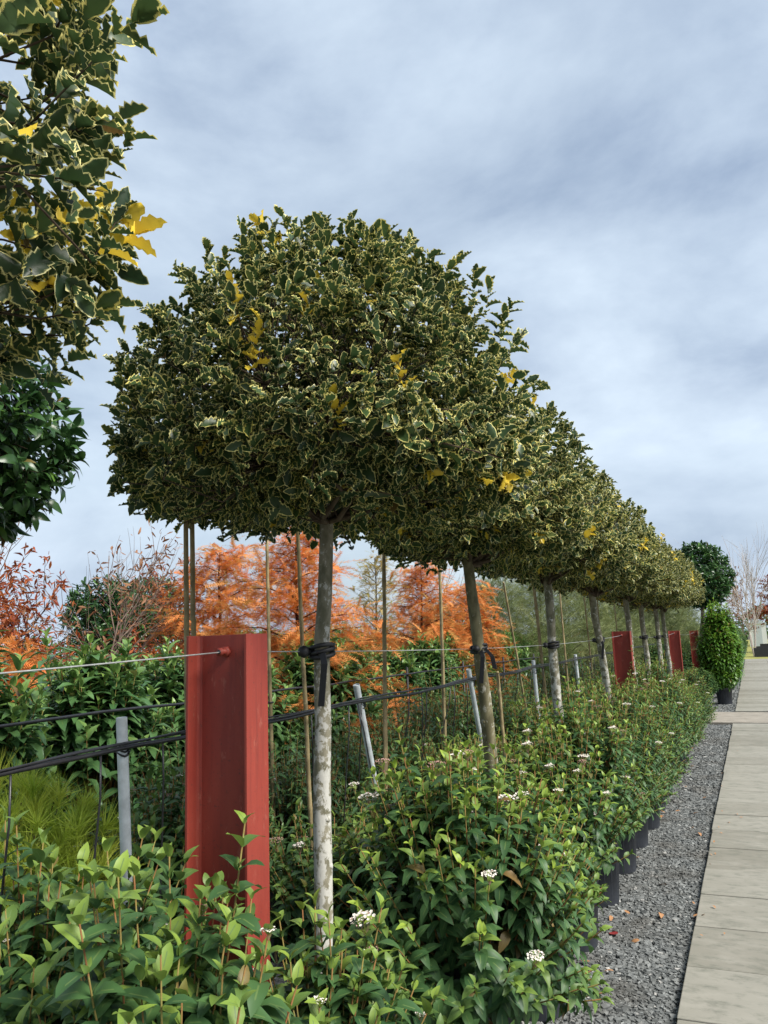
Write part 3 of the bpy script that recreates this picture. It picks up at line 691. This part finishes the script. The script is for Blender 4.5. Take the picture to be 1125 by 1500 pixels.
viburnum('viburnum with open white flower clusters beside the brown holly trunk', (-0.99, 4.18), 1.06, 0.39, 220, 26, 200, size=0.058, flowers=0.09, yb=0.85, lean=(-0.06, 0), elmin=-0.3)
viburnum('shaded viburnum tucked between galvanised stake and pale holly trunk', (-1.62, 2.85), 0.80, 0.34, 120, 27, 200, size=0.056, flowers=0.04, yb=0.6)
viburnum('viburnum growing behind the brown holly trunk', (-1.6, 3.55), 0.84, 0.36, 130, 28, 120, size=0.056, flowers=0.03, yb=0.6)
lab = 'green potted viburnum in the long row edging the gravel'
pr = [viburnum(lab, (-0.99, 4.88), 1.16, 0.39, 230, 29, 120, size=0.056, flowers=0.05, yb=0.85, lean=(-0.06, 0), elmin=-0.3), viburnum(lab, (-0.98, 5.55), 1.12, 0.39, 230, 30, 0, VIBF, size=0.056, flowers=0.03, yb=0.75, lean=(-0.03, 0), elmin=-0.3),
      viburnum(lab, (-0.98, 6.2), 1.18, 0.39, 230, 31, 0, VIBF, size=0.056, flowers=0.015, yb=0.6, lean=(-0.03, 0), elmin=-0.3)]
rng = np.random.default_rng(77)
ORD = ['first', 'second', 'third', 'fourth', 'fifth', 'sixth', 'seventh', 'eighth', 'ninth', 'tenth', 'eleventh', 'twelfth', 'thirteenth', 'fourteenth']
for k, o in enumerate(pr): relabel(o, 'potted viburnum edging the gravel, %s before the cross path' % ORD[13 - k])
for i in range(11):
    src = pr[1 + i % 2]; c = copy_tree(src); c.location = (-0.97 + rng.uniform(-0.03, 0.03), 6.8 + 0.66 * i, GZ); c.rotation_euler = (0, 0, rng.uniform(-0.8, 0.8))
    s_ = rng.uniform(0.92, 1.05); c.scale = (s_, s_, s_ * rng.uniform(0.86, 1.06) * (0.8 if i > 7 else 1)); relabel(c, 'potted viburnum edging the gravel, %s before the cross path' % ORD[10 - i])
lab2 = 'green viburnum filling in behind the holly trunks'
pr2 = viburnum(lab2, (-1.6, 4.3), 1.0, 0.38, 170, 33, 0, VIBF, size=0.056, flowers=0.02, group='viburnums behind the holly trunks')
for i in range(13):
    c = copy_tree(pr2); c.location = (-1.6 + rng.uniform(-0.05, 0.05), 5.05 + 0.7 * i, GZ); c.rotation_euler = (0, 0, rng.uniform(0, 6.28)); s_ = rng.uniform(0.95, 1.08); c.scale = (s_, s_, s_ * rng.uniform(0.85, 1.1))
# darker shrubs beyond the irrigation line
lab3 = 'dark small-leaved shrub in the bed beyond the irrigation pipe'
pr3 = viburnum(lab3, (-2.35, 2.95), 1.12, 0.40, 200, 34, 0, VIBF, vibd_m, 0.05, 'dark shrubs beyond the pipe', 0.0, 'dark_shrub', pot=True, yb=0.5)
for i in range(15):
    c = copy_tree(pr3); c.location = (-2.35 + rng.uniform(-0.08, 0.08), 3.62 + 0.68 * i, GZ); c.rotation_euler = (0, 0, rng.uniform(0, 6.28)); s_ = rng.uniform(0.92, 1.08); c.scale = (s_, s_, s_)
viburnum('loose viburnum with a white flower head between pine and red post', (-2.12, 2.42), 1.05, 0.34, 100, 35, 200, flowers=0.1, yb=0.35, size=0.06)

# ------------------------------------------------------------------ stakes, pipes, canes
STK = [(1.83, 1.89), (3.38, 3.66), (5.03, 5.33), (6.76, 6.85), (8.56, 8.7)]
for i, (ty, by) in enumerate(STK):
    lab = ['galvanised pipe stake left of the bolted red post', 'leaning galvanised pipe stake between the first two holly trunks', 'galvanised pipe stake just left of the brown holly trunk',
           'galvanised pipe stake before the mottled third holly trunk', 'galvanised pipe stake short of the second red post'][i]
    e_ = empty('pipe_stake', (-1.75, by, GZ), lab, 'stake', 'galvanised stakes carrying the pipe')
    b = MB(); d = (ty - by) / 0.5 * 0.5; b.tube([(0, -(ty-by) * 1.0, -0.25), (0, ty - by, 1.34)], 0.0165, 16, False)
    b.tube([(0, ty-by, 1.338), (0, ty-by, 1.33)], 0.0135, 12); b.build('tube', galv_m, e_)
    k = MB(); zz = 1.245; yy = (ty-by) * (zz / 1.34) * 0.9
    for q in range(3): k.tube([(0.019*math.cos(2*PI*j/12), yy + 0.019*math.sin(2*PI*j/12), zz + 0.012*(q-1) + 0.006*math.sin(j)) for j in range(13)], 0.003, 5, False)
    k.build('tie', rubber_m, e_)
rng = np.random.default_rng(91)
e_ = empty('irrigation_pipe', (-1.72, 0, 0), 'black irrigation pipe bundle with hanging dripper tubes tied along the stakes', 'pipe')
def pz(y_): return 1.208 + 0.006*y_ - 0.012*math.sin(PI*((y_-1.85) / 1.65))**2
ys = np.arange(-1.0, 16, 0.22)
for k, (dx_, dz, r_) in enumerate(((0, 0, 0.0072), (0.006, 0.0135, 0.0034), (-0.008, 0.012, 0.003))):
    b = MB(); b.tube([(dx_ + rng.normal()*0.0025, y_, pz(y_) + dz + rng.normal()*0.003) for y_ in ys], r_, 8); b.build('pipe', pipe_m, e_)
for y_ in np.concatenate([[1.42, 1.72, 1.98, 2.3, 2.36, 2.9, 3.24, 3.33, 3.37, 3.95, 4.12, 4.2, 4.6, 4.66, 4.9], np.arange(5.3, 12, 0.42)]):
    b = MB(); sw = rng.normal(size=2) * 0.06; b.tube([(0, y_, pz(y_) - 0.005), (sw[0]*0.2, y_ + sw[1]*0.1, pz(y_)-0.12), (sw[0]*0.6-0.02, y_+sw[1]*0.5, pz(y_)-0.35), (sw[0]-0.05, y_+sw[1], 0.45)], 0.0032, 5); b.build('dripper_tube', pipe_m, e_)
b = MB(); rng = np.random.default_rng(92)
b.tube([(-3.0 + rng.normal()*0.003, y_, 1.20 + rng.normal()*0.004) for y_ in np.arange(0, 14, 0.3)], 0.008, 8)
e2 = tag(b.build('irrigation_pipe', pipe_m), 'second black irrigation pipe running through the laurels farther back', 'pipe')
for y_ in np.arange(0.5, 14, 1.6):
    b = MB(); b.tube([(-3.02, y_, -0.3), (-3.02, y_, 1.26)], 0.012, 8); b.build('pipe_support', rubber_m, e2)
CANES = [(-1.80, 2.18, 2.23, 1), (-1.82, 2.24, 2.29, 1), (-2.3, 3.45, 3.5, 0), (-1.80, 2.95, 3.06, 0), (-1.80, 3.84, 3.72, 1), (-1.815, 3.88, 3.77, 1), (-1.80, 4.71, 4.62, 1), (-1.82, 4.75, 4.67, 1), (-1.3, 4.18, 4.35, 2),
         (-1.80, 6.2, 7.0, 1), (-1.8, 7.2, 7.5, 0), (-1.83, 7.27, 7.6, 0), (-1.80, 8.25, 8.4, 0), (-1.80, 9.6, 9.9, 0), (-1.82, 10.6, 10.7, 0), (-1.8, 11.9, 12.1, 0)]
rng = np.random.default_rng(93)
for i, (x, ty, by, st_) in enumerate(CANES):
    lab = {0: 'bamboo cane standing against the irrigation pipe behind the trunks', 1: 'paired bamboo cane tied to the irrigation pipe behind the trunks', 2: 'short bamboo cane propped against the brown holly trunk'}[st_]
    H = 1.35 if st_ == 2 else 2.02 + rng.uniform(-0.05, 0.1)
    lab = ['paired bamboo cane rising behind the bolted red post', 'paired bamboo cane rising behind the bolted red post', 'pale bamboo cane among the dark shrubs left of the lichened trunk', 'single bamboo cane just left of the pale lichened trunk',
           'paired bamboo cane midway between the lichened trunk and the brown trunk', 'paired bamboo cane midway between the lichened trunk and the brown trunk', 'paired bamboo cane just left of the brown holly trunk', 'paired bamboo cane just left of the brown holly trunk', lab,
           'slanting bamboo cane between the brown trunk and the mottled third trunk', 'bamboo cane just right of the mottled third trunk', 'bamboo cane just right of the mottled third trunk', 'bamboo cane left of the second red post',
           'bamboo cane just past the second red post', 'bamboo cane behind the first trunk past the second post', 'bamboo cane behind the upright trunk past the second post'][i]
    e_ = empty('bamboo_cane', (x, by, GZ), lab, 'cane', 'bamboo canes behind the holly row')
    b = MB(); pts = []; rad = []
    for z in np.arange(-0.15, H, 0.2):
        for dz, q in ((0, 1.0), (0.185, 1.0), (0.192, 1.18)):
            zz = min(z + dz, H); pts.append((rng.normal()*0.0012, (ty-by) * max(0, zz) / 1.9, zz)); rad.append((0.0115 - 0.0015*zz) * q)
    b.tube(pts, rad, 8); b.build('culm', bamboo_m, e_)
    if st_ < 2:
        t_ = MB(); zz = 1.25; t_.tube([(0.014*math.cos(2*PI*j/10), (ty-by)*zz/1.9 + 0.014*math.sin(2*PI*j/10), zz) for j in range(11)], 0.004, 5, False); t_.build('tie', rubber_m, e_)

# ------------------------------------------------------------------ laurels, pine, background planting
def laurel(label, loc, h, r, nshoot, seed, single, size=0.12, mat=laurel_m, tpls=LAU, group='upright laurels behind the pipe', name='laurel_shrub', yb=0.55):
    return viburnum(label, loc, h, r, nshoot, seed, single, tpls, mat, size, group, 0.0, name, pot=True, low=0.55, yb=yb, inner=0.55)
LL = 'glossy upright laurel in the row before the autumn trees'
lp = [laurel('glossy laurel with a tall pale shoot left of the red post', (-3.45, 2.55), 1.66, 0.42, 190, 41, 250),
      laurel('dense glossy laurel directly left of the red post top', (-3.45, 3.4), 1.62, 0.42, 190, 42, 250),
      laurel(LL, (-3.5, 4.2), 1.5, 0.44, 190, 43, 100)]
rng = np.random.default_rng(44)
for i in range(14):
    c = copy_tree(lp[2]); c.location = (-3.5 + rng.uniform(-0.1, 0.1), 5.05 + 0.85*i, GZ); c.rotation_euler = (0, 0, rng.uniform(0, 6.28)); s_ = rng.uniform(0.88, 1.08); c.scale = (s_, s_, s_)
for i in range(6):
    c = copy_tree(lp[2]); relabel(c, 'shorter laurel in the second row close under the maples'); c.location = (-4.5 + rng.uniform(-0.1, 0.1), 2.2 + 1.0*i, GZ); c.rotation_euler = (0, 0, rng.uniform(0, 6.28)); s_ = rng.uniform(0.88, 0.98); c.scale = (s_, s_, s_)

def pine(label, loc, h, r, n, seed):
    rng = np.random.default_rng(seed); e_ = empty('pine_shrub', (*loc, GZ), label, 'shrub', 'yellow-green pines'); L = Leaves(); b = MB()
    for i in range(n):
        v = unit(rng.normal(size=3)); v[2] = abs(v[2]) if rng.random() < 0.75 else v[2]*0.4
        f = rng.uniform(0.6, 1.0); p_ = np.array([v[0]*r*f, v[1]*r*f, h*0.45 + v[2]*h*0.5*f])
        d = unit(v + [0, 0, 0.6] + rng.normal(size=3)*0.25)
        L.add(p_, d, rng.normal(size=3), rng.uniform(0.10, 0.15), rng.random(), rng.random()**2 * (v[2] > 0))
        if i % 3 == 0: b.tube(limb_path(rng, (0, 0, h*0.15), p_, 4, 0.06), np.linspace(0.008, 0.003, 4), 4, False)
    b.build('branches', twig_m, e_); emit(e_, (*loc, GZ), L, PINE, pine_m, rng, 'p', 0); return e_
pine('bushy pine with long bright yellow-green needles below the black pipes', (-2.45, 2.0), 1.12, 0.46, 520, 51)
pine('second yellow-green pine partly hidden by the first', (-2.5, 1.2), 1.1, 0.45, 400, 52)

def standard(label, base, c, rx, up, dn, nshoot, size, seed, mat, tpls, single=0, rt=0.035, group=None, bark=None, name='clipped_evergreen', per=(8, 12), yng=0.15, sl=0.12):
    rng = np.random.default_rng(seed); e_ = empty(name, (*base, GZ), label, 'tree', group); cc = np.array(c) - [*base, GZ]
    b = MB(); b.tube(limb_path(rng, (0, 0, -0.1), cc, 8, 0.008), np.linspace(rt, rt*0.6, 8), 12); b.build('trunk', bark or twig_m, e_)
    L, sh = crown_leaves(rng, cc, rx, up, dn, nshoot, per, size, sl, yellow=0, youngp=yng, upw=0.3)
    emit(e_, (*base, GZ), L, tpls, mat, rng, 's' + mat.name, single, 'crown')
    twig_mesh(rng, sh, cc - [0, 0, dn*0.7], cc, 12, 0.25, 0.012, 0.003).build('branches', twig_m, e_); return e_
standard('dark glossy evergreen standard under the berried holly crown', (-3.0, 2.02), (-3.0, 2.02, 2.38), 0.56, 0.48, 0.42, 620, 0.082, 61, dark_m, DARK, 200)
standard('dark round clipped evergreen past the end of the holly row', (-1.15, 19.6), (-0.95, 19.6, 2.72), 0.68, 0.85, 0.62, 700, 0.12, 62, dark_m, DARK, 0, 0.06, bark=bare_m)
standard('small dark ball-headed evergreen behind the bare brown tree', (-7.5, 7.6), (-7.5, 7.6, 1.95), 0.55, 0.5, 0.5, 450, 0.09, 63, dark_m, SMALL, 0, bark=twig_m)
standard('ball-headed evergreen behind the dark red maple', (-8.6, 9.6), (-8.6, 9.6, 2.1), 0.6, 0.55, 0.5, 450, 0.09, 64, dark_m, SMALL, 0, bark=twig_m)

def conifer(label, loc, h, r, n, seed, mat=orange_m, tpls=CYP, fs=0.17, bark=darktwig_m, rise=0.35, group='orange autumn conifers', name='autumn_conifer', z0=0.35):
    rng = np.random.default_rng(seed); e_ = empty(name, (*loc, GZ), label, 'tree', group); L = Leaves()
    t_ = MB(); t_.tube([(rng.normal()*0.01, rng.normal()*0.01, z) for z in np.linspace(-0.1, h, 9)], np.linspace(0.04, 0.006, 9), 8); t_.build('trunk', bark, e_)
    b = MB(); nb = 46
    for i in range(nb):
        q = (i + rng.random()) / nb; z = z0 + (h - z0) * q; a = i * 2.4 + rng.uniform(-0.3, 0.3)
        ln = r * (1 - q)**0.75 * rng.uniform(0.7, 1.12) + 0.12
        d = np.array([math.cos(a), math.sin(a), rise]); end = np.array([0, 0, z]) + d * ln; end[2] -= 0.1 * ln
        mid = np.array([0, 0, z]) + d * ln * 0.5 + [0, 0, 0.05*ln]
        b.tube([(0, 0, z), mid, end], [0.011*(1-q)+0.004, 0.006, 0.002], 4, False)
        m_ = int(n / nb * (0.5 + ln / r))
        for j in range(m_):
            u = rng.uniform(0.15, 1.05); pp = (np.array([0, 0, z])*(1-u)**2 + 2*u*(1-u)*mid + u*u*end) + rng.normal(size=3) * [0.07, 0.07, 0.05]
            dd = d * 0.6 + rng.normal(size=3) * [0.7, 0.7, 0.35] + [0, 0, -0.15]
            L.add(pp, dd, np.array([0, 0, 1.0]) + rng.normal(size=3)*0.35, fs*rng.uniform(0.7, 1.25), rng.random(), rng.random()**3)
    b.build('branches', bark, e_); emit(e_, (*loc, GZ), L, tpls, mat, rng, 'c', 0); return e_
conifer('orange feathery conifer with dark branches behind the pale lichened trunk', (-3.75, 6.1), 2.55, 1.05, 3600, 71)
conifer('orange conifer reaching left above the red post', (-5.0, 6.6), 2.55, 1.05, 3400, 72)
conifer('orange conifer with dark red trunk before the brown holly trunk', (-3.75, 9.1), 2.5, 0.85, 3000, 73)
conifer('smaller orange conifer right beside the brown holly trunk', (-3.6, 10.5), 2.3, 0.7, 2600, 74)
conifer('orange conifer among the laurels at the second pipe', (-5.4, 4.3), 1.6, 0.7, 1500, 75)
conifer('thin golden yellow conifer in the gap between orange conifers', (-5.4, 11.2), 2.9, 0.6, 1300, 76, yellow_m, CYP, 0.16, twig_m, 0.8, name='golden_conifer')

def twiggy(label, name, loc, h, seed, mat, leafmat, tpls, lsize, nleaf, spread, cat='tree', group=None, stems=1, levels=3, r0=0.03, clear=0.3, kids=7, yr=0.3):
    rng = np.random.default_rng(seed); e_ = empty(name, (*loc, GZ), label, cat, group); b = MB(); tips = []
    def grow(p_, d, ln, r_, lv):
        n_ = 5; pts = [np.array(p_)]; dd = np.array(d)
        for i in range(n_ - 1):
            dd = unit(dd + rng.normal(size=3)*0.08 + [0, 0, 0.05]); pts.append(pts[-1] + dd * ln / (n_-1))
        b.tube(pts, np.linspace(r_, r_*0.35, n_), 6 if lv == 0 else 3, False)
        if lv >= levels - 1:
            for q in pts[1:]: tips.append((q, dd))
            return
        k = kids if lv == 0 else max(3, kids - 2)
        for i in range(k):
            u = clear + (1 - clear) * (i + rng.random()) / k if lv == 0 else rng.uniform(0.2, 1); j = min(n_-2, int(u*(n_-1))); f = u*(n_-1) - j; q = pts[j]*(1-f) + pts[j+1]*f
            o_ = unit(np.cross(dd, rng.normal(size=3)))
            grow(q, unit(dd*(1.0 - spread*0.5) + o_*spread), ln*rng.uniform(0.42, 0.62), r_*0.42, lv+1)
    for s_ in range(stems):
        a = 2*PI*s_/max(1, stems) + rng.random(); t0 = 0.0 if stems == 1 else rng.uniform(0.08, 0.22)
        grow((0.03*math.cos(a)*(stems > 1), 0.03*math.sin(a)*(stems > 1), -0.05), unit(np.array([t0*math.cos(a), t0*math.sin(a), 1])), h*0.78*rng.uniform(0.85, 1.05), r0, 0)
    b.build('trunk', mat, e_)
    if nleaf:
        L = Leaves()
        for i in range(nleaf):
            q, d = tips[int(rng.integers(0, len(tips)))]
            L.add(q + rng.normal(size=3)*0.025, d*0.4 + rng.normal(size=3)*0.7 + [0, 0, -0.4], rng.normal(size=3) + [0, 0, 1], lsize*rng.uniform(0.6, 1.2), rng.random(), yr*rng.random())
        emit(e_, (*loc, GZ), L, tpls, leafmat, rng, 't' + leafmat.name, 0, 'crown')
    return e_
twiggy('nearly bare upright tree with curled brown leaves left of the red post', 'bare_tree', (-5.65, 5.63), 2.75, 81, bare_m, brown_m, CURLY, 0.07, 620, 0.5, kids=13, clear=0.35, r0=0.022, levels=3)
twiggy('dark red leaved maple at the far left behind the laurels', 'red_maple', (-6.9, 5.4), 2.5, 82, darktwig_m, red_m, CURLY, 0.075, 2600, 0.7, kids=11, clear=0.25, yr=0.6)
twiggy('orange red maple low behind the laurels by the dark evergreen standard', 'red_maple', (-6.0, 4.6), 1.9, 83, darktwig_m, red_m, CURLY, 0.075, 2200, 0.7, kids=10, clear=0.25, yr=1.0)
twiggy('dark red maple between the bare tree and the orange conifers', 'red_maple', (-6.6, 7.9), 2.45, 84, darktwig_m, red_m, CURLY, 0.08, 2000, 0.65, kids=11, clear=0.3, yr=0.5)
for i, (x, y_, h, lab) in enumerate(((-9, 15, 3.2, 'leafless brown sapling seen through the gap past the golden conifer'), (-6.3, 17, 3.0, 'leafless brown sapling behind the brown holly trunk'), (-10.5, 11, 3.4, 'leafless twiggy tree behind the red maples'), (-11, 8.2, 3.4, 'leafless twiggy tree above the bare brown tree'))):
    twiggy(lab, 'leafless_sapling', (x, y_), h, 90+i, bare_m, brown_m, CURLY, 0.06, 60, 0.4, kids=10, levels=3, clear=0.25, group='leafless saplings')
# feathery evergreens
FB = ['feathery olive-green shrub behind the mottled third holly trunk', 'feathery olive-green shrub behind the tilted holly trunk', 'feathery olive-green shrub behind the second red post', 'feathery olive-green shrub behind the last holly trunks', 'feathery olive-green shrub by the third red post', 'low feathery shrub behind the fourth pipe stake', 'feathery olive-green shrub past the last red post', 'farthest feathery olive-green shrub below the dark clipped evergreen']
for i, (x, y_, h, r) in enumerate(((-3.9, 12.6, 2.3, 0.9), (-3.5, 14.3, 2.5, 1.0), (-3.1, 16.3, 2.5, 1.0), (-2.7, 18.4, 2.5, 0.95), (-2.3, 20.5, 2.5, 0.9), (-4.3, 10.9, 1.9, 0.7), (-2.2, 23.2, 2.5, 0.95), (-1.9, 26.5, 2.4, 0.95))):
    if i == 0: fp = conifer(FB[0], (x, y_), 2.4, 0.95, 2600, 78, feather_m, FEA, 0.34, twig_m, 1.0, 'feathery evergreens', 'feathery_shrub', 0.15)
    else:
        c = copy_tree(fp); c.location = (x, y_, GZ); c.rotation_euler = (0, 0, i*1.3); c.scale = (r/0.95, r/0.95, h/2.4); relabel(c, FB[i])
# hedge plants past the cross path
g3 = 'hedge plants past the cross path'
viburnum('tall bright green hedge plant just past the cross path', (-0.65, 18.2), 2.0, 0.42, 620, 101, 0, VIBF, bright_m, 0.11, g3, 0, 'hedge_plant', low=0.75, yb=0.8, elmin=-0.75, tall=0.3)
viburnum('second bright green hedge plant past the cross path', (-0.72, 19.8), 1.85, 0.42, 460, 102, 0, VIBF, bright_m, 0.11, g3, 0, 'hedge_plant', low=0.75, yb=0.6, elmin=-0.75)
hp = viburnum('grey-green hedge plant in the line running on to the lawn', (-0.72, 21.2), 1.7, 0.45, 400, 103, 0, VIBF, vib_m, 0.10, g3, 0, 'hedge_plant', low=0.7, yb=0.3, elmin=-0.75)
rng = np.random.default_rng(7)
for i in range(15):
    c = copy_tree(hp); c.location = (-0.72 + rng.uniform(-0.1, 0.1), 22.4 + 1.4*i, GZ); c.rotation_euler = (0, 0, rng.uniform(0, 6.28)); s_ = rng.uniform(0.85, 1.05); c.scale = (s_, s_, s_)
for i, (x, y_) in enumerate(((-1.75, 16.9), (-1.8, 18.2), (-1.75, 19.5), (-1.7, 21.5), (-1.6, 23))):
    c = copy_tree(hp); c.location = (x, y_, GZ); c.rotation_euler = (0, 0, i*1.7); c.scale = (0.95, 0.95, 0.78); relabel(c, 'low green shrub behind the last red posts, %s past the cross path' % ORD[i])
c = copy_tree(hp); c.location = (-1.12, 17.2, GZ); c.scale = (0.85, 0.85, 0.46); relabel(c, 'low spreading shrub at the foot of the tall bright hedge plant')
# lawn end: birch in a planter bag, boxes, red tree, far shelter belt
def planter(label, x, y_, sx, sy, h):
    e_ = empty('planter_box', (x, y_, -0.03), label, 'planter', 'black planter boxes on the lawn'); b = MB(); t = 0.04
    b.box((-sx, -sy, 0), (sx, -sy+t, h)); b.box((-sx, sy-t, 0), (sx, sy, h)); b.box((-sx, -sy+t, 0), (-sx+t, sy-t, h)); b.box((sx-t, -sy+t, 0), (sx, sy-t, h)); b.build('sides', box_m, e_)
    s = MB(); s.box((-sx+t, -sy+t, 0.01), (sx-t, sy-t, h-0.06)); s.build('soil', soil_m, e_)
planter('black planter box on the lawn at the foot of the white birch', 0.75, 50, 0.72, 0.5, 0.5)
planter('smaller black planter box farther out on the lawn', 0.75, 57, 0.6, 0.5, 0.45)
planter('low black planter box farthest out on the lawn', 1.2, 64, 0.7, 0.5, 0.5)
twiggy('bare white-stemmed birch standing by the lawn at the path end', 'birch_tree', (0.05, 51), 6.4, 110, birch_m, brown_m, CURLY, 0.1, 0, 0.35, stems=4, kids=9, levels=3, r0=0.048, clear=0.25)
twiggy('dark red leaved tree beyond the white birch', 'red_tree', (2.3, 60), 5.2, 111, darktwig_m, red_m, CURLY, 0.28, 2600, 0.7, kids=12, levels=3, r0=0.08, clear=0.25)
twiggy('brown twiggy tree behind the white birch stems', 'bare_tree', (-0.6, 66), 5.0, 112, bare_m, brown_m, CURLY, 0.2, 1200, 0.7, kids=12, levels=3, r0=0.08, clear=0.2)
e_ = empty('shed', (0.55, 82, -0.03), 'small white shed far across the lawn behind the birch', 'shed')
b = MB(); b.box((-0.75, -1, 0), (0.75, 1, 2.1)); b.build('wall', white_m, e_)
b = MB(); b.add([(-0.85, -1.1, 2.1), (0.85, -1.1, 2.1), (0.85, 1.1, 2.1), (-0.85, 1.1, 2.1), (0, -1.1, 2.55), (0, 1.1, 2.55)], [(0, 1, 4), (2, 3, 5), (1, 2, 5, 4), (3, 0, 4, 5), (3, 2, 1, 0)]); b.build('roof', galv_m, e_)
b = MB(); b.box((-0.3, -1.04, 0.02), (0.35, -1.003, 1.8)); b.build('door', galv_m, e_)
rng = np.random.default_rng(120); L = Leaves()
for i in range(16000):
    a = rng.random(); x = -75 + 150*a; y_ = 88 - 0.0*x + rng.normal()*1.5; hh = 3.0 + 0.9*math.sin(x*0.35) + 0.6*math.sin(x*0.9 + 1)
    L.add((x, y_, rng.random()**0.7*hh), rng.normal(size=3), rng.normal(size=3), rng.uniform(0.3, 0.7), rng.random(), 0.3*rng.random())
for i in range(14000):
    y_ = -20 + 110*rng.random(); x = -46 + rng.normal()*1.2; hh = 2.6 + 0.8*math.sin(y_*0.4) + 0.6*math.sin(y_*0.9 + 1)
    L.add((x, y_, rng.random()**0.7*hh), rng.normal(size=3), rng.normal(size=3), rng.uniform(0.3, 0.6), rng.random(), 0.3*rng.random())
p_, R_, s_, t_, yv, k_ = L.arrays(rng, 2); V, T, C = joined(VIBF, p_, R_, s_, t_, yv, k_)
tag(link(bpy.data.objects.new('shelter_belt', fast_mesh('shelter_belt', V, T, C, vibd_m))), 'far dark green shelter belt along the horizon', 'trees', kind='stuff')

# ------------------------------------------------------------------ fallen leaves
rng = np.random.default_rng(130); LM = []
for k in range(4):
    V, T, E = CURLY[k % 2]; V = V * [1.6, 1, 0.5]
    LM.append(fast_mesh('fallen_leaf', V, T, None, litterred_m if k == 3 else litter_m))
spots = [(-0.50, 4.9, 0.004, 0.06), (-0.78, 4.35, GZ+.012, 0.07)] + [(rng.uniform(-0.95, -0.46), rng.uniform(3.2, 12), GZ + 0.012, rng.uniform(0.035, 0.06)) for _ in range(26)] + [(-0.44 + abs(rng.normal())*0.12, rng.uniform(3.6, 11), 0.002, rng.uniform(0.012, 0.028)) for _ in range(22)]
for i, (x, y_, z, s_) in enumerate(spots):
    red = i == 1
    o = bpy.data.objects.new('fallen_leaf', LM[3] if red else LM[i % 3])
    o.location = (x, y_, z + 0.006); o.rotation_euler = (rng.normal()*0.2, rng.normal()*0.2, rng.uniform(0, 6.28)); o.scale = (s_,)*3; link(o)
    if red: tag(o, 'dark red fallen leaf lying on the gravel beside a pot', 'leaf', 'fallen leaves')
    elif i == 0: tag(o, 'tan fallen leaf lying at the edge of the paving', 'leaf', 'fallen leaves'); o.location = (-0.38, 4.72, 0.008)
    elif i >= 28: tag(o, 'tiny dry leaf scrap lying on the paving', 'leaf', 'leaf scraps on the paving')
    else: tag(o, 'dry brown fallen leaf lying on the gravel', 'leaf', 'brown leaves on the gravel')
